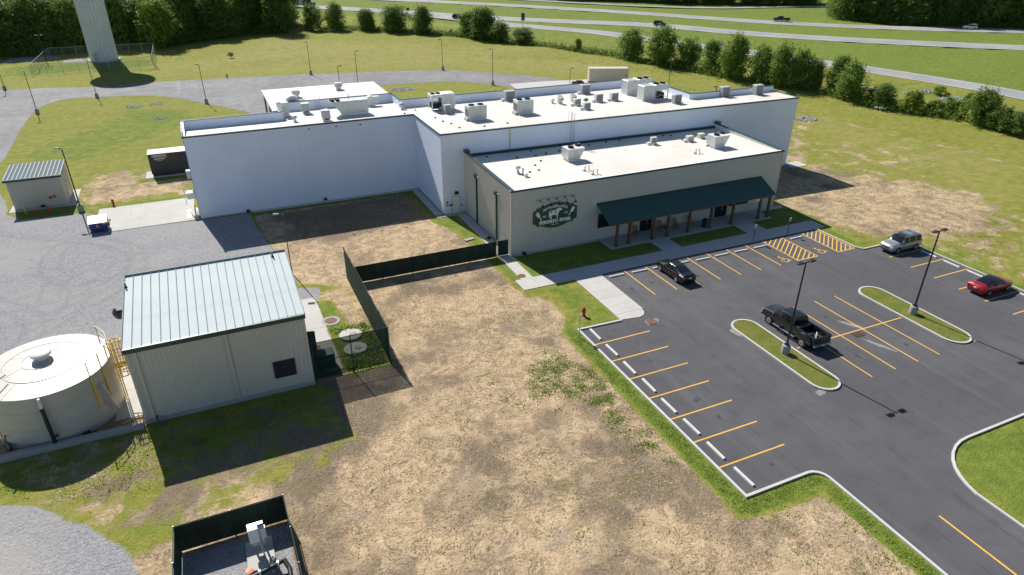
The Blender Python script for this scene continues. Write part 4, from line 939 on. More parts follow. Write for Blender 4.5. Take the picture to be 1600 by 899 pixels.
def rack(label, x, y):
    t = thing('refrigeration_rack', label, 'roof unit', (x, y, RZ(y))); MB().box(-.1,-.9,.0,5.0,.9,.14).build('base', WHITE, t)
    MB().cbox(1.1,0,1.3,2.3,2.0,2.3,bev=.05).build('cabinet', ZINC, t); MB().cbox(3.6,0,2.05,2.7,2.0,.9,bev=.04).build('condenser_deck', ZINC, t)
    for k in range(2): fan(t, 2.95+k*1.25, 0, 2.5, .5)
    for sx in (2.4,4.85):
        for sy in (-.9,.9): MB().box(sx-.06,sy-.06,.14,sx+.06,sy+.06,1.6).build('leg', ZINC, t)
    m = MB(); m.box(2.6,-.6,.15,3.9,.6,1.3); m.cyl((4.2,-.5,.15),(4.2,-.5,1.1),.2,n=10); m.build('compressors', BLACKMETAL, t); MB().tube([(2.5,-.8,.4),(3.5,-.85,.8),(4.7,-.8,.4)], .04, 6).build('pipes', UNITW, t)
rack('galvanised refrigeration rack with raised fan deck farthest back on the roof', 57.5,86.9); rack('galvanised refrigeration rack with raised fan deck nearer the roof edge', 57.2,82.2)
small_unit('grey louvred condenser by the back parapet behind the middle unit', 798,158,10.0,1.9,1.0,1.5,True,UNITG); small_unit('grey louvred condenser by the back parapet near the trailer', 916,147,10.0,1.8,1.0,1.4,True,UNITG)
small_unit('little grey condenser beside the open-frame rooftop unit', 701,179,10.0,1.1,.8,1.2,False,UNITG)
small_unit('small white condenser with dark fan left of the far roof pair', 937,161,10.0,1.4,.8,1.15); small_unit('small white condenser with dark fan right of the far roof pair', 961,159,10.0,1.4,.8,1.15)
small_unit('small white condenser behind the top of the roof ladder', 903,167,10.0,1.2,.7,.95); small_unit('small white condenser closest to the top of the roof ladder', 918,174,10.0,1.2,.7,.95)
small_unit('grey louvred condenser at the roof edge beside the refrigeration racks', 1059,165,10.0,1.5,.8,1.3,False,UNITG); small_unit('grey louvred condenser on sleepers in the right part of the roof', 1134,154,10.0,1.7,1.0,1.5,False,UNITG); small_unit('grey louvred condenser on sleepers at the right end of the roof', 1186,151,10.0,1.7,1.0,1.5,False,UNITG)
gooseneck('left of two galvanised gooseneck vents in the middle of the roof', 875,163,10.0); gooseneck('right of two galvanised gooseneck vents in the middle of the roof', 895,160,10.0)
mushroom('small white vent beside the gooseneck ducts', 863,162,10.0, UNITW); mushroom('dark round exhaust vent behind the ladder condensers', 915,164,10.0, GRILLE, .36, .9)
x, y = P(1119,142,10.9); tag(MB().tube([(x,y,9.8),(x,y,11.5),(x-.5,y,11.5)], .07, 8).build('vent_pipe', BLACKMETAL), 'bent dark pipe at the low back parapet of the right wing', 'vent pipe')
x, y = P(660,172,10.0); tag(MB().cyl((x-1,y,RZ(y)),(x-1,y,RZ(y)+.7),.05,n=8).lathe((x-1,y,RZ(y)), [(.16,0),(.06,.12)], 8).build('vent_pipe', UNITG), 'thin vent pipe standing alone behind the inner roof corner', 'vent pipe')
# shop roof
def hood_unit(label, x, y):
    t = thing('exhaust_unit', label, 'roof unit', (x, y, SRZ(y))); MB().box(-.7,-.75,-.05,.85,.75,.3).build('curb', WHITE, t)
    m = MB(); m.add([(-.85,-.85,.3),(.75,-.85,.3),(.75,.85,.3),(-.85,.85,.3),(-.85,-.85,1.5),(1.45,-.85,1.5),(1.45,.85,1.5),(-.85,.85,1.5)], [(3,2,1,0),(4,5,6,7),(0,1,5,4),(1,2,6,5),(2,3,7,6),(3,0,4,7)]); m.build('casing', ZINC, t); MB().box(-.83,-.83,1.5,1.43,.83,1.54).build('lid', UNITW, t)
    for sx in (-.15,1.05): MB().lathe((sx,-.1 if sx < 0 else .35,1.54), [(.36,0),(.38,.16),(.32,.24),(.22,.2),(0,.2)], 16).build('fan_cap', BLACK, t, True)
    MB().box(-.6,-.865,.5,-.1,-.853,1.2).build('data_plate', UNITW, t)
hood_unit('galvanised flared unit with two black fans nearer the sign end', 38.9,69.2); hood_unit('galvanised flared unit with two black fans at the far right of the shop roof', 58.6,66.6)
x = small_unit('white single-fan condenser against the back of the shop roof', 1022,226,7.3,1.0,.45,.95,True,UNITW); small_unit('small tan condenser left of the far right shop roof unit', 1080,222,7.3,1.1,.8,.7,True,DOWNP); small_unit('small tan condenser behind the far right shop roof unit', 1098,217,7.3,1.0,.8,.6,False,DOWNP)
mushroom('white domed plumbing vent at the sign end of the shop roof', 809,271,7.3, WHITE, .34, 1.0); mushroom('low white vent in front of the domed vent', 822,277,7.3, WHITE, .28, .5)
x, y = P(817,275,7.3); tag(MB().cyl((x,y,7.2),(x,y,8.2),.08,n=8).build('vent_pipe', BLACK), 'upright black vent pipe at the sign end of the shop roof', 'vent pipe')
for k, (u, v, w) in enumerate(((914,268,'pair of small white pipe vents in the middle front of the shop roof'),(927,274,'pair of small white pipe vents closest to the middle of the gutter'),(1087,241,'pair of small white pipe vents in front of the right shop roof unit'))):
    x, y = P(u, v, 7.3); t = thing('pipe_vent', w, 'vent', (x, y, SRZ(y)))
    for sx in (0,.5): MB().lathe((sx,0,-.02), [(.2,0),(.09,.12),(.08,.5),(.13,.52),(.13,.62),(0,.64)], 10).build('pipe', WHITE, t)
    MB().box(-.3,-.1,0,-.1,.15,.2).build('pad', UNITW, t)

# plant sizes brought to those on the roof
for o in list(bpy.data.objects):
    k = {'rooftop_unit':.78,'refrigeration_rack':.86,'air_handler':.78,'exhaust_box':.85,'condenser':.86}.get(o.name.split('.')[0])
    if k and o.parent is None: o.scale = (k,k,k)

# ================================================================== THINGS ON SITE
# ---- water tank with containment wall
TX, TY, TR, TZ = -14.25, 50.05, 4.08, 4.15
TANKM = plain('tank_cream', (.49,.475,.425), .42, .05, .06, .5, dirt=.35, dirtcol=(.36,.28,.19))
tk = thing('storage_tank', 'large round cream steel tank with a shallow cone roof and yellow ladder', 'tank', (TX, TY, 0))
MB().lathe((0,0,.02), [(TR,0),(TR,1.45),(TR-.001,1.46),(TR,2.9),(TR,TZ)], 64).build('shell', TANKM, tk, True)
MB().lathe((0,0,.02), [(TR+.12,TZ-.02),(TR+.12,TZ+.06),(2.6,TZ+.34),(1.3,TZ+.55),(0,TZ+.68)], 64).build('cone_roof', TANKM, tk, True)
SEAM = plain('weld_seam', (.33,.31,.26), .5)
m = MB()
for r, z in ((1.3,.575),(2.6,.365)): m.ring((0,0,.02), r+.02, r-.02, TZ+z-.03, TZ+z+.004, 48)
for k in range(12):
    a = k*math.pi/6; r0, r1 = ((1.3,2.6) if k % 2 else (2.6,TR+.1)); z0, z1 = (((.575,.365)) if k % 2 else (.365,.085)); c, s_ = math.cos(a), math.sin(a)
    m.add([(r0*c-s_*.015,r0*s_+c*.015,TZ+z0+.004),(r0*c+s_*.015,r0*s_-c*.015,TZ+z0+.004),(r1*c+s_*.015,r1*s_-c*.015,TZ+z1+.006),(r1*c-s_*.015,r1*s_+c*.015,TZ+z1+.006)], [(0,1,2,3)])
m.build('roof_seam', SEAM, tk)
m = MB()
for z in (1.48,2.95): m.ring((0,0,0), TR+.008, TR-.02, z, z+.02, 64)
m.build('shell_seam', SEAM, tk)
MB().lathe((0,0,TZ+.55), [(.55,0),(.42,.1),(.42,.42),(.66,.42),(.68,.62),(.5,.72),(0,.76)], 28).build('roof_vent', UNITW, tk, True)
def pol(r, deg, z): return (r*math.cos(math.radians(deg)), r*math.sin(math.radians(deg)), z)
# ladder on the right, with cage
LA = -4
m = MB()
tx, ty = -math.sin(math.radians(LA)), math.cos(math.radians(LA))
for s_ in (-.25,.25): b = pol(TR+.28, LA, 0); m.cyl((b[0]+tx*s_,b[1]+ty*s_,.1),(b[0]+tx*s_,b[1]+ty*s_,TZ+1.2),.045,n=6)
for k in range(17): b = pol(TR+.28, LA, .35+k*.3); m.cyl((b[0]-tx*.25,b[1]-ty*.25,b[2]),(b[0]+tx*.25,b[1]+ty*.25,b[2]),.02,n=6)
m.build('ladder', YELLOW, tk)
m = MB()
for k in range(6):
    z = 2.3+k*.6; b = pol(TR+.28, LA, z); pts = []
    for t in np.linspace(-90, 90, 9): q = math.radians(t); pts.append((b[0]+tx*.38*math.sin(q)+math.cos(math.radians(LA))*.75*math.cos(q), b[1]+ty*.38*math.sin(q)+math.sin(math.radians(LA))*.75*math.cos(q), z))
    m.tube(pts, .045, 5)
for t in (-70,-35,0,35,70):
    q = math.radians(t); b = pol(TR+.28, LA, 0); xx = b[0]+tx*.38*math.sin(q)+math.cos(math.radians(LA))*.75*math.cos(q); yy = b[1]+ty*.38*math.sin(q)+math.sin(math.radians(LA))*.75*math.cos(q); m.cyl((xx,yy,2.3),(xx,yy,5.3),.036,n=5)
m.build('safety_cage', YELLOW, tk)
m = MB(); w_ = MB()
for z in (.55,1.1):
    for a0, a1 in ((2,38),(-42,-10)):
        pts = [pol(TR, a, TZ+z) for a in np.linspace(a0, a1, 6)]; MB().tube(pts, .025, 6).build('guard_rail', WHITE, tk)
for a in (2,20,38,-42,-26,-10): q = pol(TR, a, 0); MB().cyl((q[0],q[1],TZ-.1),(q[0],q[1],TZ+1.15),.045,n=6).build('rail_post', YELLOW, tk)

for a in (-42,-26): q = pol(TR+.06, a, 0); MB().box(q[0]-.05,q[1]-.05,1.6,q[0]+.05,q[1]+.05,TZ+.1).build('yellow_conduit', YELLOW, tk)
m = MB(); a = -35; pts = [pol(TR+.1,a,TZ-1.0),pol(TR+.3,a,TZ-1.1),pol(TR+.3,a+4,1.2),pol(TR+.3,a+9,.5)]; m.tube(pts, .12, 10); m.build('overflow_pipe', TANKM, tk, True)
m = MB(); pts = [pol(TR-.2,-88,TZ-.02),pol(TR+.25,-88,TZ-.1),pol(TR+.35,-88,TZ-.7)]; m.tube(pts, .12, 8); m.build('inlet_elbow', UNITW, tk, True)
m = MB(); q = pol(TR+.35,-88,0); m.cyl((q[0],q[1],TZ-.7),(q[0],q[1],.1),.13,n=10); m.cyl((q[0]+.1,q[1],1.0),(q[0]+.35,q[1],1.0),.09,n=8); m.build('inlet_pipe', BLACK, tk, True)
MB().tube([pol(TR-.4,-135,TZ+.1),pol(TR-.1,-135,TZ+.75),pol(TR-1.6,-140,TZ+.8)], .04, 6).build('hatch_rail', DARKGREY, tk)
cw = thing('containment_wall', 'low grey concrete containment kerb around the cream tank', 'wall')
MB().box(-40,45.4,-.1,-8.62,45.72,.5).build('front_wall', CONC3, cw); MB().box(-20.0,45.72,-.1,-19.7,55.4,.5).build('side_wall', CONC3, cw); MB().box(-19.7,55.1,-.1,-8.62,55.4,.35).build('rear_wall', CONC3, cw)
m = MB(); m.tube([(-16.9,46.4,.25),(-17.4,47.6,.25),(-17.4,47.6,1.3)], .12, 8); m.tube([(-17.0,46.5,.9),(-17.5,48.5,1.0)], .05, 6); tag(m.build('tank_pipework', DARKGREY), 'dark pipes at the left edge of the tank yard', 'pipe')
tag(MB().cbox(-12.3,46.3,.16,.5,.25,.25,.4).cbox(-11.8,46.2,.12,.3,.2,.18,-.2).build('valve_box', BLACK), 'small black fitting on the soil in front of the tank', 'valve')
tag(MB().lathe((-5.2,42.3,0), [(.42,.0),(.42,.03),(.36,.045),(0,.045)], 18).build('manhole_cover', IRON), 'rusty round cover in the shade of the utility building', 'manhole cover')

# ---- screened fences
def screen():
    s = NT('green_windscreen'); p = s.pos(); n = s.noise(s.map(p, (1,1,.3)), 1.2, 4, .6)
    c = s.mix(s.smooth(n, .35, .7), (.006,.024,.018), (.014,.045,.034)); b = s.bsdf(c, .75, 0, None, .2, link=False)
    t = s.n.new('ShaderNodeBsdfTransparent'); mx = s.n.new('ShaderNodeMixShader'); mx.inputs[0].default_value = .995
    s.t.links.new(t.outputs[0], mx.inputs[1]); s.t.links.new(b, mx.inputs[2]); s.t.links.new(mx.outputs[0], s.out.inputs[0]); return s.m
SCREEN = screen(); FPOST = plain('green_fence_post', (.02,.06,.055), .4, .2); 
def thin_screen():
    m_ = SCREEN.copy(); m_.name = 'worn_windscreen'
    for n in m_.node_tree.nodes:
        if n.type == 'MIX_SHADER': n.inputs[0].default_value = .80
    return m_
SCREEN2 = thin_screen()
def fence(label, pts, h, bay=3.0, mat=None, mid=False, z0=.06):
    t = thing('screened_fence', label, 'fence', (pts[0][0], pts[0][1], 0)); o = pts[0]; first = True
    for a, b in zip(pts[:-1], pts[1:]):
        A = Vector((a[0]-o[0], a[1]-o[1])); B = Vector((b[0]-o[0], b[1]-o[1])); d = B-A; n = max(1, round(d.length/bay)); d.normalize(); L = (B-A).length
        for k in range(n+1):
            if k == 0 and not first: continue
            q = A+d*L*k/n; MB().cyl((q.x,q.y,-.1),(q.x,q.y,h+.06),.045,n=8).build('fence_post', FPOST, t)
        first = False; nn = Vector((d.y, -d.x))*.05
        for k in range(n):
            q0 = A+d*L*k/n; q1 = A+d*L*(k+1)/n; mb = MB(); vs = []; fs = []; N = 5; K = 4
            for i in range(N+1):
                for j in range(K+1):
                    f = i/N; q = q0.lerp(q1, f)+nn*(1+.35*math.sin(f*math.pi)*random.uniform(-.6,1)*math.sin(j/K*math.pi)); vs.append((q.x,q.y,z0+(h-z0)*j/K))
            for i in range(N):
                for j in range(K): a0 = i*(K+1)+j; fs.append((a0,a0+K+1,a0+K+2,a0+1))
            mb.add(vs, fs); mb.build('screen_panel', mat or SCREEN, t, True)
        for z in ((h,) if not mid else (h, h*.5)): MB().cyl((A.x,A.y,z),(B.x,B.y,z),.03,n=6).build('rail', FPOST, t)
    return t
fence('low dark green screened fence running from the tall fence to the shop corner', [(9.95,61.75),(25.85,61.75)], 1.83, 3.0)
fence('tall green screened fence running toward the warehouse from its corner', [(9.75,63.2),(9.85,46.4)], 3.5, 2.8, mid=True)
fence('tall see-through screened fence between the utility building and the fence corner', [(9.8,46.35),(3.75,46.35)], 3.5, 3.0, SCREEN2, True)
fence('black-green screened fence around the small pump pad in the foreground', [(-6.45,24.5),(-6.35,32.55),(-.35,32.55),(-.15,24.5)], 2.0, 3.0, mid=True)
gt = thing('fence_gate', 'narrow green screened gate against the shop corner', 'gate', (26.1,61.75,0))
m = MB(); m.tube([(0,0,.1),(0,0,1.85),(1.2,0,1.85),(1.2,0,.1),(0,0,.1)], .03, 6); m.build('gate_frame', FPOST, gt); MB().box(.03,-.02,.1,1.17,-.005,1.83).build('screen_panel', SCREEN, gt); MB().cyl((-.12,0,0),(-.12,0,2.0),.05,n=8).build('gate_post', ZINC, gt)
# ---- behind the see-through fence
tf = thing('transformer', 'dark green utility box behind the see-through fence', 'transformer', (4.85,48.2,.04)); MB().cbox(0,0,.65,1.45,1.2,1.3,bev=.06).build('cabinet', plain('transformer_green', (.012,.04,.03), .4), tf); MB().cbox(0,-.61,.62,1.25,.04,1.0).build('door', plain('transformer_green', (.012,.04,.03), .4), tf); MB().cbox(0,0,.0,1.7,1.45,.08).build('base', CONC3, tf)
for (x, y), w in (((7.7,52.0),'pale round concrete lid nearer the open door behind the tall fence'),((7.6,49.6),'pale round concrete lid closer to the see-through fence')):
    t = thing('concrete_lid', w, 'lid', (x,y,0)); MB().lathe((0,0,-.02), [(1.0,0),(1.0,.16),(.95,.2),(0,.2)], 28).build('lid', CONC, t, True); MB().lathe((.2,0,.18), [(.3,0),(.3,.05),(0,.06)], 16).build('hatch', CONC3, t)
for (u, v, r), w in (((517,502,.55),'brown round cover ringed with concrete near the utility slab'),((815,432,.42),'brown round cover set in the walk below the shop corner'),((1018,503,.5),'brown round cover in the lot beside the ramp walk')):
    x, y = P(u, v); zz = .05 if u == 815 else .012
    t = thing('manhole_cover', w, 'manhole cover', (x,y,zz)); MB().lathe((0,0,0), [(r,0),(r,.03),(r*.94,.04),(0,.04)], 20).build('cover', IRON, t); 
    if u == 517: MB().ring((0,0,0), r+.3, r+.01, -.02, .035, 20).build('collar', CONC3, t)
x, y = P(1341,523); t = thing('storm_grate', 'rusty square drain grate between the middle parking rows', 'grate', (x,y,.013)); MB().cbox(0,0,.008,1.1,.7,.016).build('pan', BLACK, t)
for k in range(7): MB().cbox(-.45+k*.15,0,.022,.07,.66,.02).build('bar', IRON, t)
tag(MB().cbox(*P(733,375),.06,1.2,.5,.12,.2).build('stone_slab', CONC3), 'small grey slab lying on bare soil beside the shop walk', 'slab')

# ---- hydrants, bollards, signs
def hydrant(label, x, y):
    t = thing('fire_hydrant', label, 'hydrant', (x,y,0)); MB().lathe((0,0,0), [(.2,0),(.2,.06),(.13,.08),(.13,.62),(.18,.64),(.18,.7),(.14,.78),(.06,.86),(.05,.93),(0,.93)], 14).build('barrel', RED, t, True)
    for a, b, r in (((-.25,0,.5),(.25,0,.5),.07),((0,0,.45),(0,-.26,.45),.09)): MB().cyl(a, b, r, n=10).build('nozzle', RED, t)
hydrant('red fire hydrant on the turf at the lot corner', 28.4,46.7); hydrant('red fire hydrant beside the loading slab', -13.7,95.95); hydrant('tiny red hydrant across the access road near the water tower', *P(355,122))
for u, v, c, w in ((41,334,YELLOW,'short yellow bollard in front of the tan shed'),(59,338,RED,'left of two red bollards in front of the tan shed'),(78,335,RED,'right of two red bollards in front of the tan shed')):
    x, y = P(u, v); t = thing('bollard', w, 'bollard', (x,y,0)); MB().cyl((0,0,-.1),(0,0,.95),.09,n=10).build('pipe', c, t, True); MB().ball((0,0,.95), .09, 10, 6).build('cap', c, t, True)
SBLUE = plain('sign_blue', (.03,.12,.42), .4); 
def psign(label, x, y, blue=True, h=2.1):
    t = thing('parking_sign', label, 'sign', (x,y,.05)); MB().box(-.03,-.03,-.1,.03,.03,h).build('post', DARKGREY if blue else UNITG, t); MB().box(-.16,-.05,h-.48,.16,-.031,h).build('plate', WHITE, t)
    if blue:
        MB().box(-.13,-.056,h-.45,.13,-.051,h-.14).build('blue_field', SBLUE, t); m = MB(); m.box(-.02,-.061,h-.38,.02,-.057,h-.2); m.box(-.02,-.061,h-.39,.07,-.057,h-.36); m.build('symbol', WHITE, t)
    return t
psign('accessible parking sign on a post beside the left hatched bay', 54.85,53.6); psign('accessible parking sign on a post beside the right hatched bay', 60.05,53.6); psign('thin small sign post on the kerb corner near the hydrant', 26.2,43.6, False, 2.3)
# ---- wheel stops
stop = MB(); pr_ = [(-.11,0),(.11,0),(.11,.05),(.07,.13),(-.07,.13),(-.11,.05)]
stop.add([(-.92,y,z) for y, z in pr_]+[(.92,y,z) for y, z in pr_], [tuple(range(5,-1,-1))[::-1], tuple(range(6,12))[::-1]]+[(i,(i+1)%6,6+(i+1)%6,6+i)[::-1] for i in range(6)])
sm_ = stop.mesh('wheel_stop'); sm_.materials.append(plain('wheel_stop_concrete', (.62,.61,.58), .8, 0, .12, 3, dirt=.3, dirtcol=(.3,.28,.25)))
def stops(pts, rz, fmt, group):
    for k, (x, y) in enumerate(pts):
        o = inst('wheel_stop', sm_, None, (x+random.uniform(-.05,.05), y+random.uniform(-.05,.05), .014), rz+random.uniform(-.02,.02)); tag(o, fmt % ORD[k], 'wheel stop', group)
stops([(27.7,43.35),(27.7,40.6),(27.7,37.75),(27.7,35.05),(27.7,32.3),(27.7,29.55),(27.7,26.8),(27.7,24.0)], math.pi/2, '%s wheel stop from the hydrant corner in the left parking row', 'wheel stops of the left parking row')
stops([(35.65,52.4),(38.35,52.4),(41.0,52.35),(43.7,52.2),(46.4,52.05),(49.1,52.05),(51.75,52.05),(54.5,52.05),(60.2,52.3)], 0, '%s wheel stop from the left in the row before the shop', 'wheel stops before the shop')
stops([(70.5,42.9),(70.5,40.2),(70.5,37.5),(70.5,32.0),(70.5,29.2)], math.pi/2, '%s wheel stop from the silver SUV along the right kerb', 'wheel stops of the right parking row')

# ---- lamps
LENS = plain('lamp_lens', (.5,.5,.48), .3)
def lamp(label, x, y, h, heads=1, ang=0.0, base=True, group=None, r=.085, col=None):
    t = thing('lamp_post', label, 'lamp post', (x,y,0), 0, group); mat = col or BLACKMETAL; zb = .95 if base else 0
    if base: MB().lathe((0,0,-.05), [(.36,0),(.36,.85),(.33,.92),(0,.94)], 18).build('concrete_base', plain('lamp_base_concrete', (.30,.32,.33), .85, 0, .15, 2), t, True); MB().cbox(0,0,zb+.02,.34,.34,.1).build('base_plate', mat, t)
    MB().cyl((0,0,zb),(0,0,h-.06),r,r*.75,10).build('pole', mat, t, True)
    for k in range(heads):
        a = ang+k*math.pi; c, s_ = math.cos(a), math.sin(a); ar = MB().cyl((0,0,h-.12),(c*.38,s_*.38,h-.06),.04,n=6).build('arm', mat, t); MB().cbox(c*.62,s_*.62,h-.03,.62,.34,.12,a,bev=.03).build('lamp_head', mat, ar); MB().cbox(c*.64,s_*.64,h-.10,.46,.26,.015,a).build('lens', LENS, ar)
    return t
lamp('black twin-head lamp post on the island beside the pickup', 41.05,34.2,8.75,2,0); lamp('black twin-head lamp post on the island toward the red sedan', 57.05,34.45,8.6,2,0)
lamp('black single-head lamp post on a concrete base beside the dumpster', -17.3,95.4,8.2,1,2.6)
x, y = P(438,391); lamp('thin dark lamp post behind the utility building roof', 4.7,66.5,HZ(4.7,66.5,334),1,2.9, False, r=.06, col=DARKGREY)
for u, v, vt, w, b in ((8,141,95,'leftmost yard lamp at the frame edge by the access road',1),(59,178,112,'yard lamp inside the road bend nearest the shed',1),(152,153,93,'yard lamp on the verge below the water tower',1),(323,162,101,'yard lamp at the lawn tip left of the warehouse',1),(486,117,66,'yard lamp across the road behind the round roof fan',1),(692,110,62,'yard lamp across the road behind the inner roof corner',1),(770,133,77,'yard lamp at the tip of the lawn behind the warehouse',1)):
    x, y = P(u, v); lamp(w, x, y, max(7.2, HZ(x, y, vt)), 1, 2.2, bool(b), 'yard lamps round the access road', .07, DARKGREY)
for (x, y), vt, w in (((31.0,152),80,'taller yard lamp rising behind the canopy roof'),((26.3,148),103,'shorter yard lamp rising behind the canopy roof'),((72.5,131),107,'yard lamp by the dock pad in front of the trailer'),((99.5,132),85,'thin yard lamp behind the refrigeration racks')):
    lamp(w, x, y, HZ(x, y, vt), 1, .3, False, 'yard lamps round the access road', .07, DARKGREY)
x, y = P(238,97); lamp('dark floodlight pole on the right of the water tower', x, y, HZ(x,y,38), 1, 3.0, False, 'tower floodlight poles', .11, DARKGREY)
x, y = P(73,97); lamp('dark floodlight pole on the left of the water tower', x, y, HZ(x,y,55), 2, 0, False, 'tower floodlight poles', .11, DARKGREY)

# ---- generator, dumpster, trailer
GX0, GX1, GY0, GY1, GH = -9.3, -2.6, 106.4, 108.9, 3.3
gn = thing('generator', 'charcoal standby generator enclosure with a pale roof beside the warehouse end', 'generator')
CHAR = plain('generator_charcoal', (.030,.034,.040), .4, .2, .15)
MB().box(GX0+.1,GY0+.1,.05,GX1-.1,GY1-.1,.45).build('fuel_tank_base', BLACKMETAL, gn); MB().box(GX0,GY0,.45,GX1,GY1,GH).build('enclosure', CHAR, gn); MB().box(GX0-.03,GY0-.03,GH,GX1+.03,GY1+.03,GH+.06).build('roof', UNITW, gn)
for k in range(3): MB().box(GX0+.15+k*1.05,GY0+.2,GH+.06,GX0+1.05+k*1.05,GY1-.2,GH+.09).build('roof_grille', GRILLE, gn)
MB().box(-5.4,GY0-.03,2.3,-3.2,GY0-.004,3.0).build('louvre', BLACK, gn)
for k, x in enumerate((-7.4,-5.7,-4.2)): MB().box(x-.01,GY0-.014,.5,x+.01,GY0-.003,3.2).build('door_seam', BLACK, gn)
for txt, sz, z, mt in (('GENERAC', .44, 3.0, WHITE), ('INDUSTRIAL', .26, 2.55, WHITE)):
    me_ = text_mesh(txt, sz, .006, bold=.006); me_.materials.append(mt); inst('lettering', me_, gn, (-7.85, GY0-.012, z))
MB().box(-8.35,GY0-.012,2.28,-7.5,GY0-.003,2.34).build('fine_print', UNITG, gn)
MB().box(-8.4,GY0-.014,2.72,-6.8,GY0-.003,2.80).build('orange_stripe', plain('logo_orange', (.75,.16,.02), .5), gn)
db = thing('dumpster', 'blue steel dumpster with white lids on the stone yard', 'dumpster', (-14.6,87.7,0), math.radians(2)); DBL = plain('dumpster_blue', (.010,.05,.16), .42, .1, .18, 1.5, dirt=.2)
m = MB(); m.add([(-.9,-.8,.12),(.95,-.8,.12),(.95,.7,.12),(-.9,.7,.12),(-.98,-.85,1.15),(1.0,-.85,1.15),(1.0,.75,1.5),(-.98,.75,1.5)], [(3,2,1,0),(4,5,6,7),(0,1,5,4),(1,2,6,5),(2,3,7,6),(3,0,4,7)]); m.build('bin', DBL, db)
for sx in (-.98,.03): MB().prism([(sx,-.92),(sx+.96,-.92),(sx+.96,.80),(sx,.80)], lambda x_, y_: 1.17+(y_+.85)*.22, lambda x_, y_: 1.22+(y_+.85)*.22).build('lid', UNITW, db)
for sx in (-1.12,.98): MB().box(sx,-.3,.45,sx+.14,.3,.65).build('fork_pocket', BLACKMETAL, db)
MB().cyl((-.1,-.845,.85),(-.1,-.86,.85),.16,n=16).build('red_emblem', plain('emblem_red', (.5,.08,.08), .5), db); MB().cyl((-.1,-.86,.85),(-.1,-.868,.85),.07,n=12).build('emblem_centre', WHITE, db)
MB().box(.5,-.862,.95,.85,-.846,1.1).build('sticker', YELLOW, db); MB().box(-.35,-.852,.58,.15,-.835,.62).build('print_line', UNITG, db)
tr = thing('storage_trailer', 'beige box trailer parked behind the warehouse', 'trailer', (87.2,139.3,0), math.radians(-22)); TB = plain('trailer_beige', (.60,.52,.38), .5, 0, .06, .6, dirt=.2)
MB().box(-4.6,-1.25,.5,4.6,1.25,3.4).build('box', TB, tr); MB().box(-4.6,-1.1,.2,4.6,1.1,.5).build('chassis', BLACKMETAL, tr); MB().box(4.61,-1.2,.6,4.66,1.2,3.3).build('rear_door', TB, tr); MB().cyl((4.0,-1.27,1.9),(4.0,-1.29,1.9),.2,n=12).build('round_mark', plain('mark_brown', (.35,.12,.06), .5), tr)
for k in range(9): MB().box(-4.2+k*1.0,-1.275,.55,-4.16+k*1.0,-1.252,3.35).build('side_rib', TB, tr)
for sx in (2.6,3.7):
    for sy in (-1.0,1.0): MB().cyl((sx,sy-.12,.45),(sx,sy+.12,.45),.45,n=16).build('wheel', BLACK, tr)
tag(MB().cbox(*P(903,130,.3),.35,2.8,1.2,.6,-.3,bev=.12).cbox(P(903,130,.3)[0]+.3,P(903,130,.3)[1],.75,1.4,.9,.25,-.3,bev=.08).build('tarp_pile', plain('dark_tarp', (.06,.03,.035), .8)), 'low dark covered heap on the dock pad left of the trailer', 'pile')
tag(MB().cbox(*P(958,127,.2),.3,1.6,1.0,.5,.2,bev=.1).build('blue_bundle', plain('bundle_blue', (.10,.28,.55), .7)), 'small blue bundle beside the beige trailer', 'bundle')

# ---- pump pad in the foreground
pp = thing('control_panel', 'white control cabinets on a rack over a small concrete pad', 'control panel', (-2.15,30.6,0))
MB().box(-.75,-1.25,-.05,.75,.95,.12).build('pad', CONC, pp); 
for sx in (-.25,.3): MB().box(sx-.05,.25,.12,sx+.05,.35,2.0).build('rack_post', ZINC, pp)
MB().box(-.4,.2,1.95,.45,.4,2.03).build('rack_rail', ZINC, pp); MB().cbox(-.12,.05,1.55,.55,.42,1.0,bev=.02).build('main_cabinet', WHITE, pp); MB().cbox(.38,.12,1.45,.34,.3,.75,bev=.02).build('meter_cabinet', UNITW, pp); MB().cbox(-.1,.12,.85,.3,.25,.35).build('lower_box', UNITG, pp); MB().tube([(.1,.1,1.0),(.15,-.1,.5),(.2,-.3,.12)], .05, 6).build('conduit', ZINC, pp)
m = MB(); m.tube([(-2.9,28.6,.45),(-1.6,28.9,.45),(-.95,29.0,.6),(-.75,28.4,.45),(-.75,27.2,.3)], .13, 10); m.tube([(-1.6,28.9,.45),(-1.5,29.3,.5)], .1, 8); pv = thing('pump_pipework', 'black pump pipes with an orange valve handle in the fenced pad', 'pipe'); m.build('pipe', BLACK, pv, True)
for x, y in ((-2.3,28.75),(-1.3,28.95),(-1.5,29.35)): MB().cyl((x-.05,y,.45),(x+.05,y+.01,.45),.22,n=12).build('flange', ZINC, pv)
MB().cyl((-2.75,28.65,.6),(-2.75,28.65,.95),.04,n=8).build('valve_stem', ZINC, pv); MB().lathe((-2.75,28.65,.95), [(.22,0),(.22,.06),(0,.09)], 14).build('valve_handle', plain('valve_orange', (.75,.12,.03), .5), pv)

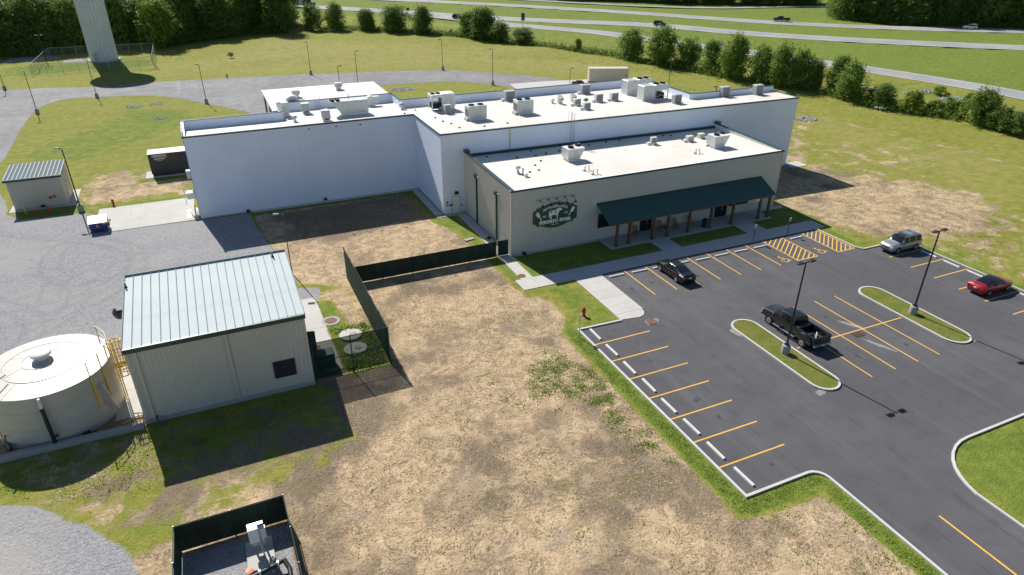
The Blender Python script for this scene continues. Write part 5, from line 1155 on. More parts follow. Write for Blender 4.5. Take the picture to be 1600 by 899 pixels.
# ---- porch furniture
def rocker(label, x, y, rz, mat=MULCHWOOD):
    t = thing('rocking_chair', label, 'chair', (x,y,.05), rz, 'rocking chairs on the porch')
    MB().box(-.27,-.25,.40,.27,.27,.45).build('seat', mat, t); m = MB(); m.add([(-.27,.22,.45),(.27,.22,.45),(.27,.27,.45),(-.27,.27,.45),(-.27,.42,1.12),(.27,.42,1.12),(.27,.46,1.12),(-.27,.46,1.12)], [(3,2,1,0),(4,5,6,7),(0,1,5,4),(1,2,6,5),(2,3,7,6),(3,0,4,7)]); m.build('backrest', mat, t)
    for sx in (-.27,.27):
        MB().tube([(sx,-.5,.10),(sx,-.1,.04),(sx,.3,.05),(sx,.65,.15)], .025, 5).build('rocker', mat, t); MB().box(sx-.03,-.28,.62,sx+.03,.3,.66).build('armrest', mat, t)
        for sy in (-.22,.22): MB().box(sx-.025,sy-.025,.05,sx+.025,sy+.025,.62).build('leg', mat, t)
for x, w in ((43.2,'wooden rocking chair left of the shop door under the awning'),(46.7,'wooden rocking chair just right of the left shop door'),(49.0,'wooden rocking chair between the third and fourth right awning posts'),(51.2,'wooden rocking chair by the pier between the windows')): rocker(w, x, 60.5, random.uniform(-.3,.3))
bn = thing('litter_bin', 'black litter bin beside a post at the front of the porch', 'bin', (52.3,59.3,.05)); MB().lathe((0,0,0), [(.28,0),(.32,.85),(.32,.9)], 16).build('body', BLACK, bn, True); MB().lathe((0,0,.9), [(.34,0),(.34,.1),(.2,.2),(0,.22)], 16).build('lid', BLACK, bn, True)
ck = thing('cooler', 'small blue cooler on the porch behind the awning posts', 'cooler', (47.9,60.7,.05)); MB().cbox(0,0,.22,.6,.4,.44,bev=.04).build('body', plain('cooler_blue', (.02,.06,.25), .4), ck); MB().cbox(0,0,.47,.62,.42,.06).build('lid', WHITE, ck)
hs = thing('hanging_sign', 'small cream board hanging under the right end of the awning', 'sign', (59.0,58.62,2.68)); MB().box(-.85,-.04,-.17,.85,.0,.17).build('board', plain('board_cream', (.62,.60,.52), .5), hs)
for k, w in enumerate((.12,.16,.1,.14)): MB().box(-.68+k*.2,-.046,-.06,-.68+k*.2+w,-.041,.06).build('print_mark', BLACK, hs)
for sx in (-.7,.7): MB().cyl((sx,-.02,.17),(sx,-.02,.30),.01,n=5).build('chain', ZINC, hs)

# ---- water tower
WX, WY = -23.4, 219.3
wt = thing('water_tower', 'fluted pale grey water tower column rising out of the picture', 'water tower', (WX,WY,0)); TOW = siding('tower_pale_blue_grey', (.64,.67,.69), .2, .5)
def flute(prof, n=26, k=8, amp=.16):
    mb = MB(); N = n*k; vs = []
    for r, z in prof:
        for i in range(N): t = 2*math.pi*i/N; q = (i % k)/k; rr = r-amp*(1 if q > .72 else 0); vs.append((rr*math.cos(t), rr*math.sin(t), z))
    fs = [(j*N+i, j*N+(i+1)%N, (j+1)*N+(i+1)%N, (j+1)*N+i) for j in range(len(prof)-1) for i in range(N)]; return mb.add(vs, fs)
flute([(3.42,-.2),(3.42,6),(3.5,14),(3.75,22),(4.3,25)]).build('fluted_column', TOW, wt); MB().lathe((0,0,0), [(4.1,24.6),(5.6,25.8),(6.6,28),(6.9,30.5),(6.3,33),(4,34.6),(0,35.3)], 40).build('tank_bowl', TOW, wt, True); MB().box(-2.2,-3.52,0,-1.2,-3.2,2.3).build('door', UNITG, wt); MB().lathe((0,0,0), [(3.9,-.1),(3.9,.15),(3.4,.16)], 30).build('footing', CONC, wt)
# chain-link fence round the tower
def link():
    s = NT('chain_link'); b = s.bsdf((.32,.34,.35), .5, .5, link=False); p = s.pos(); sp = s.n.new('ShaderNodeSeparateXYZ'); s.t.links.new(p, sp.inputs[0])
    h = s.math('ADD', sp.outputs[0], sp.outputs[1]); a = s.math('FRACT', s.math('MULTIPLY', s.math('ADD', h, sp.outputs[2]), 7)); c = s.math('FRACT', s.math('MULTIPLY', s.math('SUBTRACT', h, sp.outputs[2]), 7))
    w = s.math('MAXIMUM', s.math('LESS_THAN', a, .07), s.math('LESS_THAN', c, .07)); t = s.n.new('ShaderNodeBsdfTransparent'); mx = s.n.new('ShaderNodeMixShader'); s.t.links.new(w, mx.inputs[0]); s.t.links.new(t.outputs[0], mx.inputs[1]); s.t.links.new(b, mx.inputs[2]); s.t.links.new(mx.outputs[0], s.out.inputs[0]); return s.m
LINK = link(); cf = thing('chain_link_fence', 'chain-link fence enclosing the foot of the water tower', 'fence')
cpts = [P(51,113),P(72,92),P(232,78),P(239,101),P(51,113)]; cpts = [(-38.2,203.5),(-37.9,232),(-11.2,231),(-11.2,205.5),(-38.2,203.5)]
for a, b in zip(cpts[:-1], cpts[1:]):
    d = Vector((b[0]-a[0],b[1]-a[1])); n = round(d.length/3.2); 
    for k in range(n): q = Vector(a)+d*k/n; MB().cyl((q.x,q.y,-.3),(q.x,q.y,2.2),.05,n=6).build('fence_post', UNITG, cf)
    MB().add([(a[0],a[1],-.2),(b[0],b[1],-.2),(b[0],b[1],2.15),(a[0],a[1],2.15)], [(0,1,2,3)]).build('chain_mesh', LINK, cf); MB().cyl((a[0],a[1],2.15),(b[0],b[1],2.15),.035,n=6).build('top_rail', UNITG, cf)
# ---- highway furniture
for u, v, w in ((638,27,'small dark sign beside the highway near the left trees'),(817,42,'tall dark sign at the highway junction'),):
    x, y = P(u, v); t = thing('road_sign', w, 'sign', (x,y,0)); MB().cyl((0,0,-.2),(0,0,3.2),.08,n=6).build('post', UNITG, t); MB().cbox(0,0,3.4 if u > 700 else 3.0,1.3,.06,2.6 if u > 700 else 1.2,-.6).build('panel', plain('sign_dark_green', (.02,.07,.06), .5), t)
for u, v, vt, w in ((1178,72,62,'yellow marker seen above the hedge trees'),(1352,103,91,'leaning yellow marker post on the verge beside the frontage road')):
    x, y = P(u, v); hh = max(1.0, HZ(x, y, vt)); tag(MB().cyl((0,0,-.2),(.15,0,hh),.14,.14,8).ball((.15,0,hh), .16, 8, 5).build('marker_post', YELLOW, None, False, (x,y,0)), w, 'marker post')

# ================================================================== VEHICLES
def paint_mat(name, c, metal=.25, rough=.3):
    if name in MATS: return MATS[name]
    s = NT(name); p = s.objco(); n = s.noise(p, 1.6, 4, .6); d = s.noise(p, 7, 3, .6)
    k = s.mix(s.math('MULTIPLY', s.smooth(n, .5, .8), .25), c, tuple(.6*x+.03 for x in c))
    s.bsdf(k, s.lin(d, .3, .7, rough-.05, rough+.08), metal, None, .5, .6); MATS[name] = s.m; return s.m
PBLACK = paint_mat('car_black', (.008,.008,.010)); PSILVER = paint_mat('car_silver', (.36,.38,.40), .6, .34); PRED = paint_mat('car_red', (.36,.012,.020), .3); PWHITE = paint_mat('car_white', (.66,.67,.68), 0); PNAVY = paint_mat('car_navy', (.012,.022,.05)); PGREY = paint_mat('truck_dark_grey', (.016,.017,.020), .3)
CGLASS = plain('car_glass', (.010,.013,.017), .05, 0, .05, 1, spec=.6); TYRE = plain('tyre_rubber', (.015,.015,.016), .8, 0, .2, 5); RIM = plain('alloy_rim', (.55,.56,.57), .3, .7, .1, 5); CHROME = plain('chrome_trim', (.65,.66,.68), .2, .8, .05); HLAMP = plain('headlamp_lens', (.62,.64,.66), .12, 0, .05, spec=.8); TLAMP = plain('tail_lamp_red', (.30,.008,.010), .2, 0, .1); AMBER = plain('amber_lens', (.75,.30,.02), .25)
def wheel(parent, x, y, r, w, side):
    o = MB().cyl((x,y-w/2,r),(x,y+w/2,r), r, r, 20).build('wheel', TYRE, parent, True)
    yy = y+side*(w/2); MB().cyl((x,yy-side*.03,r),(x,yy+side*.012,r), r*.64, r*.60, 18).build('rim', RIM, o); MB().cyl((x,yy,r),(x,yy+side*.03,r), r*.16, r*.14, 10).build('hub', DARKGREY, o)
def loft(parent, st, paint, glass_rows, side_glass, wheels, wr, roofmat=None):
    """st: stations (x, zbot, zbelt, ztop, halfwidth, tophalf). glass_rows: station spans for windscreens; side_glass: spans for side windows"""
    rings = []
    for x, zb, be, zt, w, tw in st:
        h = be-zb
        rings.append([(x,w*.82,zb),(x,w*.965,zb+.12*h),(x,w,zb+.42*h),(x,w*.985,zb+.8*h),(x,w*.945,be),(x,tw,zt-.05),(x,tw*.9,zt-.012),(x,tw*.5,zt+.012),(x,0,zt+.018)])
    n = len(rings[0]); full = [r+[(x,-y,z) for x, y, z in r[:-1][::-1]] for r in rings]; N = len(full[0]); M = len(full)
    parts = {}
    def put(key, q): parts.setdefault(key, MB()).add(q, [tuple(range(len(q)))])
    for i in range(M-1):
        for j in range(N-1):
            q = [full[i][j], full[i+1][j], full[i+1][j+1], full[i][j+1]]
            jj = j if j < n-1 else N-2-j; key = 'body'
            if jj == 4 and any(a <= i < b for a, b in side_glass): key = 'side_window_'+('l' if j < n-1 else 'r')+str([k for k, (a, b) in enumerate(side_glass) if a <= i < b][0])
            elif jj >= 5 and any(a <= i < b for a, b in glass_rows): key = 'glass_%d' % [k for k, (a, b) in enumerate(glass_rows) if a <= i < b][0]
            elif jj >= 6 and roofmat is not None and any(glass_rows[0][1] <= i < b for b in (glass_rows[-1][0],)): key = 'roof'
            put(key, q)
    b = parts['body']
    for e in (0, M-1): b.add(full[e] if e else full[e][::-1], [tuple(range(N))])
    for i in range(M-1): b.add([full[i][0], full[i][N-1], full[i+1][N-1], full[i+1][0]], [(0,1,2,3)])
    for k, mb in parts.items():
        # weld for smooth shading
        me_ = mb.mesh(k); bm = bmesh.new(); bm.from_mesh(me_); bmesh.ops.remove_doubles(bm, verts=bm.verts, dist=1e-4); bmesh.ops.recalc_face_normals(bm, faces=bm.faces); bm.to_mesh(me_); bm.free()
        nm = {'b':'body','s':'side_window','g':'windscreen','r':'roof_panel'}[k[0]]
        if k == 'glass_0': nm = 'rear_window'
        me_.materials.append(paint if k == 'body' else (roofmat if k == 'roof' else CGLASS)); me_.polygons.foreach_set('use_smooth', [True]*len(me_.polygons))
        try: me_.set_sharp_from_angle(angle=math.radians(32))
        except Exception: pass
        inst(nm, me_, parent)
    wmax = max(s_[4] for s_ in st)
    for x in wheels:
        for side in (-1, 1):
            y = side*(wmax-.11)
            MB().cyl((x,side*(wmax*.80),wr),(x,side*(wmax+.004),wr), wr*1.17, wr*1.17, 22).build('wheel_arch', BLACK, parent); wheel(parent, x, y+side*.02, wr, .24, side)
def details(t, xf, xr, w, zh, zt, lw=.34, plate=True, mz=.98, mx=.75):
    for sy in (-1, 1):
        MB().cbox(xf,sy*(w-.24),zh,.16,lw,.14,sy*-.35,bev=.03).build('headlight', HLAMP, t); MB().cbox(xr,sy*(w-.20),zt,.12,lw,.15,sy*.3,bev=.03).build('taillight', TLAMP, t)
        MB().cbox(mx,sy*(w+.09),mz,.14,.2,.15,bev=.03).build('wing_mirror', DARKGREY, t)
    if plate: MB().box(xr-.10,-.16,zt-.12,xr-.075,.16,zt+.02).build('licence_plate', WHITE, t)
def sedan(name, label, x, y, rz, paint, glassroof=False, group=None, fast=False):
    t = thing(name, label, 'car', (x,y,.014), rz, group)
    st = [(-2.42,.42,.70,.78,.66,.50),(-2.38,.30,.84,.92,.80,.62),(-2.25,.24,.92,1.03,.87,.70),(-1.75,.22,.94,1.08,.905,.70),(-1.62,.22,.945,1.10,.91,.68),(-1.0,.21,.95,1.36,.915,.60),(-.62,.21,.95,1.435,.915,.585),(-.1,.21,.945,1.455,.92,.59),(-.03,.21,.945,1.455,.92,.59),(.35,.21,.94,1.425,.92,.59),(.55,.21,.94,1.375,.92,.60),(1.22,.21,.93,1.05,.92,.70),(1.35,.21,.91,1.00,.915,.72),(1.85,.22,.83,.93,.90,.70),(2.2,.24,.74,.82,.84,.62),(2.38,.30,.62,.70,.72,.5),(2.44,.40,.54,.60,.6,.42)]
    loft(t, st, paint, [(4,6),(9,11)], [(5,7),(8,10)], (-1.38,1.42), .325, CGLASS if glassroof else None); details(t, 2.14, -2.36, .86, .66, .84)
    MB().box(2.36,-.45,.33,2.45,.45,.50).build('grille', BLACK, t); MB().box(-2.44,-.6,.30,-2.36,.6,.42).build('rear_bumper', BLACK if glassroof else paint, t)
    for sy in (-1,1): MB().add([(-1.3,sy*.905,.955),(1.0,sy*.905,.945),(1.0,sy*.905,.97),(-1.3,sy*.905,.985)], [(0,1,2,3)]).build('window_trim', CHROME, t)
    return t
def suv(name, label, x, y, rz, paint, group=None, s_=1.0):
    t = thing(name, label, 'car', (x,y,.014), rz, group)
    st = [(-2.36,.50,.95,1.05,.72,.6),(-2.32,.34,1.05,1.30,.88,.66),(-2.22,.30,1.06,1.62,.93,.70),(-2.05,.28,1.07,1.76,.94,.70),(-1.25,.27,1.07,1.80,.945,.71),(-1.17,.27,1.07,1.80,.945,.71),(-.25,.27,1.06,1.80,.945,.71),(-.17,.27,1.06,1.80,.945,.71),(.45,.27,1.05,1.76,.945,.70),(.62,.27,1.05,1.70,.945,.71),(1.15,.27,1.04,1.20,.94,.76),(1.28,.27,1.02,1.13,.935,.78),(1.95,.28,.95,1.06,.92,.78),(2.22,.30,.82,.95,.88,.72),(2.36,.36,.70,.80,.80,.62),(2.42,.42,.60,.68,.7,.5)]
    loft(t, st, paint, [(1,3),(8,10)], [(3,4),(5,6),(7,9)], (-1.42,1.42), .37); details(t, 2.22, -2.33, .9, .80, 1.0, mz=1.12, mx=.82)
    for sy in (-1,1): MB().tube([(-1.9,sy*.62,1.80),(-1.8,sy*.62,1.87),(.2,sy*.62,1.87),(.35,sy*.62,1.80)], .022, 6).build('roof_rail', DARKGREY, t)
    for x_ in (-1.4,-.3): MB().box(x_-.03,-.62,1.84,x_+.03,.62,1.87).build('cross_bar', DARKGREY, t)
    MB().box(-.1,-.5,1.818,.4,.5,1.826).build('sunroof', CGLASS, t); MB().box(2.33,-.45,.62,2.43,.45,.80).build('grille', DARKGREY, t); MB().box(2.36,-.7,.40,2.48,.7,.54).build('front_bumper', DARKGREY, t); return t
def pickup(name, label, x, y, rz, paint, group=None, dually=True):
    t = thing(name, label, 'pickup', (x,y,.014), rz, group); zb = .48
    st = [(-.62,zb,1.32,1.34,.97,.90),(-.60,zb,1.33,1.62,.985,.82),(-.50,zb,1.33,1.93,.985,.74),(-.30,zb,1.33,1.97,.985,.73),(.38,zb,1.33,1.98,.985,.735),(.46,zb,1.33,1.98,.985,.735),(1.05,zb,1.32,1.94,.985,.73),(1.22,zb,1.32,1.88,.985,.74),(1.78,zb,1.30,1.42,.98,.80),(1.92,zb,1.28,1.36,.975,.82),(2.7,zb,1.20,1.30,.97,.80),(3.05,.50,1.12,1.22,.95,.76),(3.16,.56,1.0,1.1,.88,.7)]
    loft(t, st, paint, [(0,2),(6,8)], [(2,4),(5,7)], (2.05,), .42)
    # bed
    m = MB()
    for sy in (-1,1): m.box(-3.08,sy*.985 if sy < 0 else .80,.62,-.66,-.80 if sy < 0 else .985,1.34)
    m.box(-3.08,-.80,.62,-.66,.80,.80); m.box(-.74,-.80,.80,-.66,.80,1.34); m.build('bed', paint, t); MB().box(-3.16,-.97,.62,-3.085,.97,1.33).build('tailgate', paint, t); MB().box(-3.0,-.78,.801,-.76,.78,.82).build('bed_liner', BLACK, t)
    MB().cbox(-.95,0,1.17,.45,1.55,.36,bev=.03).build('tool_box', BLACK, t)
    m = MB(); m.cyl((-2.1,.15,.95),(-2.1,.55,.95),.22,n=14); m.build('spare_bundle', TYRE, t); m = MB(); m.tube([(-2.6,-.5,.9),(-2.3,-.1,1.05),(-2.55,.1,.9),(-2.2,-.35,.95),(-1.95,-.6,1.0)], .035, 6); m.build('bed_chain', UNITW, t)
    for sy in (-1,1):
        # flared rear wing over twin wheels
        w0 = MB(); pr = [(-2.95,.62),(-2.9,.95),(-2.65,1.22),(-2.1,1.30),(-1.55,1.22),(-1.25,.95),(-1.15,.62)]; o = 1.16 if dually else 1.0
        k = len(pr); w0.add([(a,sy*.97,z) for a,z in pr]+[(a*1.0,sy*o,z-.06 if z > .7 else z) for a,z in pr], [(i,i+1,k+i+1,k+i) for i in range(k-1)]+[tuple(range(k,2*k))]); w0.build('rear_wing', paint, t, True)
        MB().cyl((-2.08,sy*.7,.42),(-2.08,sy*(o+.006),.42),.47,n=20).build('wheel_arch', BLACK, t); wheel(t,-2.08,sy*(o-.10),.42,.28,sy)
        MB().box(-1.1,sy*1.06-.09,.40,1.45,sy*1.06+.09,.46).build('running_board', CHROME, t); MB().cbox(-3.1,sy*.86,1.02,.10,.2,.36).build('taillight', TLAMP, t); MB().cbox(3.06,sy*.74,.98,.2,.3,.2,sy*-.3,bev=.03).build('headlight', HLAMP, t); MB().cbox(1.45,sy*1.18,1.36,.14,.26,.3,bev=.04).build('wing_mirror', BLACK, t)
    MB().box(-3.34,-.98,.55,-3.17,.98,.72).build('rear_bumper', CHROME, t); MB().box(3.14,-.95,.50,3.30,.95,.72).build('front_bumper', CHROME, t); MB().box(3.10,-.55,.74,3.19,.55,1.04).build('grille', CHROME, t); MB().box(-3.37,-.16,.58,-3.341,.16,.70).build('licence_plate', WHITE, t); return t
sedan('sedan', 'black sedan parked nose-in before the shop walk', 41.3,50.15,math.pi/2,PBLACK)
pickup('pickup_truck', 'dark grey crew-cab pickup with flared rear wings beside the parking island', 44.2,36.5,math.pi/2,PGREY)
suv('suv', 'silver SUV parked facing left at the far right kerb', 68.75,45.35,math.pi,PSILVER)
sedan('sedan', 'red sedan with a dark glass roof at the right edge', 68.5,34.75,0,PRED,True)
def on_road(pts, u, v, off=0.0):
    p = Vector(P(u, v)); best = min(range(len(pts)-1), key=lambda i: (Vector(pts[i])+Vector(pts[i+1])-2*p).length); d = Vector(pts[best+1])-Vector(pts[best]); return p.x, p.y, math.atan2(d.y, d.x)
def lift(t): t.location.z = .06
x, y, a = on_road(hwB, 716, 30); lift(suv('suv', 'dark blue car waiting at the highway junction behind the hedge trees', x, y, a, PNAVY, 'highway traffic'))
x, y, a = on_road(hwB, 1031, 41); lift(suv('suv', 'black SUV driving on the near highway carriageway', x, y, a, PBLACK, 'highway traffic'))
x, y, a = on_road(hwA, 1221, 34); lift(pickup('pickup_truck', 'dark pickup driving on the far highway carriageway', x, y, a+math.pi, PNAVY, 'highway traffic', False))
x, y, a = on_road(hwA, 1514, 46); lift(suv('suv', 'white SUV driving on the far carriageway near the right edge', x, y, a+math.pi, PWHITE, 'highway traffic'))
x, y, a = on_road(hwB, 482, 12); t = thing('semi_truck', 'dark semi truck pulling a white trailer at the top left of the highway', 'truck', (x,y,.06), a, 'highway traffic')
MB().box(-15,-1.28,1.2,-2.2,1.28,4.1).build('trailer', PWHITE, t); MB().box(-14,-.5,.8,2.8,.5,1.15).build('chassis', BLACKMETAL, t)
m = MB(); pr = [(-1.6,1.0),(-1.6,3.9),(.4,3.7),(1.0,2.5),(2.9,2.1),(3.2,1.9),(3.2,.6),(-1.6,.6)]; k = len(pr); m.add([(a_,-1.2,z) for a_,z in pr]+[(a_,1.2,z) for a_,z in pr], [tuple(range(k)),tuple(range(2*k-1,k-1,-1))]+[(i,k+i,k+(i+1)%k,(i+1)%k) for i in range(k)]); m.build('tractor_cab', PNAVY, t); MB().box(.3,-1.22,2.5,.9,1.22,3.2).build('windscreen', CGLASS, t); MB().box(3.2,-1.1,.5,3.35,1.1,.9).build('bumper', CHROME, t)
for wx in (-13.6,-12.4,-1.0,.0,2.3):
    for sy in (-1.1,1.1): wheel(t, wx, sy, .52, .3, 1 if sy > 0 else -1)

# ================================================================== VEGETATION
def leaf_mat(name, c0, c1, c2):
    s = NT(name); r = s.island(); o = s.orand(); p = s.pos(); n = s.noise(p, .35, 3, .6)
    k = s.mix(r, c0, c1); k = s.mix(s.math('MULTIPLY', s.smooth(n, .45, .7), .55), k, c2); k = s.mix(s.math('MULTIPLY', o, .35), k, tuple(x*.7 for x in c0))
    d = s.bsdf(k, .65, 0, None, .3, link=False); t = s.n.new('ShaderNodeBsdfTranslucent'); s.set(t.inputs[0], s.mix(.5, k, (.26,.36,.045)))
    mx = s.n.new('ShaderNodeMixShader'); mx.inputs[0].default_value = .30; s.t.links.new(d, mx.inputs[1]); s.t.links.new(t.outputs[0], mx.inputs[2]); s.t.links.new(mx.outputs[0], s.out.inputs[0]); return s.m
LEAF = leaf_mat('leaf_mid_green', (.125,.215,.030), (.20,.30,.05), (.24,.31,.055)); LEAFD = leaf_mat('leaf_dark_green', (.095,.165,.028), (.155,.245,.044), (.17,.25,.046)); LEAFY = leaf_mat('leaf_yellow_green', (.17,.25,.025), (.25,.33,.035), (.28,.34,.05))
BARK = plain('bark', (.12,.09,.065), .9, 0, .3, 4)
def crown_mesh(name, h, rx, z0, lobes, leaves, ls, seed, mat, flat=1.0):
    """leaf clumps over a set of lobes: small bent quads, gaps between clumps"""
    R_ = np.random.RandomState(seed); C = []
    for k in range(lobes):
        f = (k+.5)/lobes; zz = z0+(h-z0)*(f**.85); w = rx*(math.sin(math.pi*min(1, .26+.68*f))**.7); a = k*2.4+R_.rand(); d = w*R_.uniform(.25,.85)
        C.append((d*math.cos(a), d*math.sin(a), zz, (h-z0)*R_.uniform(.08,.22)+.25*rx*R_.uniform(.4,1.3)*.6))
    per = leaves//lobes; cl = max(1, per//7); C_ = np.array(C); n = lobes*cl
    L = np.repeat(C_, cl, 0); d = R_.normal(size=(n,3)); d /= np.linalg.norm(d, axis=1, keepdims=True); rr = L[:,3:4]*np.where(R_.rand(n,1) < .15, R_.uniform(1.1,1.55,(n,1)), R_.uniform(.35,1.15,(n,1)))
    c = L[:,:3]+d*rr*np.array([1,1,flat*.85]); c[:,2] = np.where(c[:,2] < .15, R_.uniform(.15,.5,n), c[:,2])
    me_ = leafquads(name, np.repeat(c, 7, 0), np.repeat(d, 7, 0), ls, R_, mat); return me_, C
def leafquads(name, c, d, ls, R_, mat, jit=1.15, up=.45, smin=.55):
    N = len(c); p = c+R_.normal(size=(N,3))*ls*jit; p[:,2] = np.maximum(p[:,2], .03)
    n = d*.8+R_.normal(size=(N,3))*.6+np.array([0,0,up]); n /= np.linalg.norm(n, axis=1, keepdims=True)
    a = np.cross(n, R_.normal(size=(N,3))); a /= np.linalg.norm(a, axis=1, keepdims=True)+1e-9; b = np.cross(n, a); s_ = ls*R_.uniform(smin,1.25,(N,1))
    V = np.stack([p+a*s_*.95, p+b*s_*.5+n*s_*.12, p-a*s_*.95, p-b*s_*.5+n*s_*.12], 1).reshape(-1,3).astype(np.float32)
    me_ = bpy.data.meshes.new(name); me_.vertices.add(4*N); me_.vertices.foreach_set('co', V.ravel()); me_.loops.add(4*N); me_.loops.foreach_set('vertex_index', np.arange(4*N, dtype=np.int32))
    me_.polygons.add(N); me_.polygons.foreach_set('loop_start', (np.arange(N)*4).astype(np.int32)); me_.polygons.foreach_set('loop_total', np.full(N, 4, np.int32)); me_.materials.append(mat); me_.update(); me_.validate(); return me_
def trunk_mesh(name, h, r, C, seed):
    R_ = random.Random(seed); m = MB(); pts = [Vector((0,0,-.3))]; 
    for k in range(1, 5): pts.append(Vector((R_.uniform(-.15,.15)*k*.4, R_.uniform(-.15,.15)*k*.4, h*.72*k/4)))
    for k in range(4): m.cyl(pts[k], pts[k+1], r*(1-.2*k), r*(1-.2*(k+1)), 8)
    for c in C[::2]:
        z = max(.2*h, c[2]-.28*h); j = min(3, int(z/(h*.72)*4)); f = z/(h*.72)*4-j; b = pts[j].lerp(pts[j+1], min(1, max(0, f))); m.cyl(b, Vector(c[:3]), r*.34, r*.1, 6)
    me_ = m.mesh(name, True); me_.materials.append(BARK); return me_
PROTO = {}
def proto(key, h, rx, z0, lobes, leaves, ls, mat, n=3):
    PROTO[key] = []
    for s_ in range(n):
        c, C = crown_mesh('crown', h, rx, z0, lobes, leaves, ls, hash_(key)+s_*17, mat); PROTO[key].append((c, trunk_mesh('trunk', h, rx*.055+.05, C, s_), h, rx))
def hash_(k): return sum(ord(c)*(i+3) for i, c in enumerate(k)) % 9999
proto('hedge', 6.0, 2.6, .2, 22, 10000, .185, LEAF, 4); proto('hedged', 6.0, 2.5, .1, 22, 10000, .185, LEAFD, 3); proto('bush', 2.2, 1.5, .1, 10, 3200, .12, LEAF, 3); proto('bushy', 2.2, 1.6, .1, 10, 3200, .12, LEAFY, 2)
proto('wood', 15.0, 4.6, 1.0, 26, 11000, .36, LEAF, 4); proto('woodd', 15.0, 4.4, .6, 26, 11000, .36, LEAFD, 4); proto('woody', 12.0, 4.4, 1.5, 22, 9000, .34, LEAFY, 2)
def plant(kind, name, label, x, y, h, w, cat='tree', group=None, z=0.0):
    c, t, ph, pr = random.choice(PROTO[kind]); o = thing(name, label, cat, (x,y,z), random.uniform(0, 6.28), group)
    s_ = (w/pr, w/pr*random.uniform(.9,1.1), h/ph); inst('trunk', t, o, (0,0,0), 0, s_); inst('crown', c, o, (0,0,0), 0, s_); return o
# hedge row along the highway: (u, base v, top v, width px, kind, label)
HR = [(490,47,11,34,'hedge','leafy tree at the left end of the hedge row just right of the wood'),(527,47,9,32,'hedge','upright tree second from the wood in the hedge row'),(575,48,18,26,'hedged','narrow small tree third from the wood in the hedge row'),(620,50,14,40,'hedged','round tree fourth from the wood in the hedge row'),(664,53,14,34,'hedged','round tree fifth from the wood in the hedge row'),(735,58,22,32,'hedge','leafy tree left of the tallest in the clump by the junction'),(758,62,17,42,'hedged','tallest tree in the clump by the junction'),(784,66,38,30,'hedged','low dark tree on the right of the junction clump'),(820,69,47,32,'hedged','dark round bush standing alone right of the junction clump'),
 (905,80,62,12,'hedge','tiny upright tree in the low hedgerow before the frontage road'),(992,94,51,40,'hedge','broad leafy tree at the left end of the tall hedge group'),(1040,103,49,46,'hedge','tallest broad tree second in the tall hedge group'),(1080,107,66,36,'hedge','rounded tree third in the tall hedge group'),(1118,115,68,36,'hedge','rounded tree fourth in the tall hedge group'),(1155,124,63,46,'hedge','large tree fifth in the tall hedge group'),(1195,131,78,36,'hedge','loose tree sixth in the tall hedge group'),(1225,137,76,42,'hedge','bushy tree seventh in the tall hedge group'),(1253,138,84,30,'hedge','bushy tree eighth in the tall hedge group'),(1276,141,98,28,'hedged','dark low tree near the right end of the hedge group'),(1313,146,94,32,'hedged','dark upright tree by the gap in the hedge'),(1336,156,104,44,'hedge','bright leafy tree at the right end of the tall hedge group'),
 (1368,160,140,22,'bush','small bush left of the dark bush beyond the gap'),(1386,167,136,34,'hedged','dark shrub beyond the gap in the hedge'),(1435,175,147,44,'bushy','bright yellow-green bush in the right hedge'),(1465,178,160,30,'bush','low bush right of the yellow-green bush'),(1492,182,158,36,'bush','rounded bush in the middle of the right hedge'),(1512,178,150,20,'bushy','small bright bush on the bank behind the right hedge'),(1545,194,146,48,'hedge','tall leafy shrub near the right edge of the hedge'),(1574,202,172,36,'hedged','dark low shrub right of the tall leafy shrub'),(1600,208,180,36,'hedged','dark shrub cut by the right edge of the picture'),(1475,150,138,26,'bush','flat bush on the bank below the frontage road'),(705,54,47,10,'bush','lone small bush in the dry field below the hedge row'),(361,89,83,9,'bush','lone small bush in the field right of the tower')]
for u, v, vt, w, kd, lb in HR:
    x, y = P(u, v); D = float(np.dot(np.array([x, y, 2-CAMH]), FW)); hw = w/2*D/F_PX*1.02; hh = HZ(x, y, vt)
    y2 = y+hw*.6; plant(kd, 'hedge_tree' if hh > 3 else 'shrub', lb, x, y2, max(1.0, hh*.97), max(.7, hw*1.0), 'tree' if hh > 3 else 'shrub', 'hedge along the highway')
# low hedgerow between them: uncountable growth
def mass(name, pts, spacing, hr, kinds, label, cat, jitter=1.0):
    R_ = np.random.RandomState(5); cs = []
    for a, b in zip(pts[:-1], pts[1:]):
        n = max(1, int(math.hypot(b[0]-a[0], b[1]-a[1])*spacing)); f = R_.rand(n)
        cs.append(np.stack([a[0]+(b[0]-a[0])*f+R_.normal(size=n)*jitter, a[1]+(b[1]-a[1])*f+R_.normal(size=n)*jitter, np.abs(R_.normal(size=n))*hr*.45], 1))
    c = np.repeat(np.concatenate(cs), 7, 0); me_ = leafquads(name, c, R_.normal(size=c.shape)*.6, .2, R_, kinds, 1.1, .6)
    o = bpy.data.objects.new(name, me_); COL.objects.link(o); tag(o, label, cat, None, 'stuff'); return o
mass('hedgerow_growth', px((500,48),(560,46),(640,51),(700,55),(790,66)), 26, 1.6, LEAFD, 'low dark growth along the foot of the left hedge row', 'undergrowth', .8)
mass('hedgerow_growth', px((800,68),(860,73),(905,80),(960,87),(985,95),(1060,106),(1150,124),(1260,140),(1340,158)), 24, 1.4, LEAFD, 'low dark hedgerow growth along the middle of the highway fence line', 'undergrowth', .9)
mass('hedgerow_growth', px((1340,158),(1420,173),(1500,184),(1600,208)), 34, 1.1, LEAF, 'low bright growth along the right hedge', 'undergrowth', 1.0)
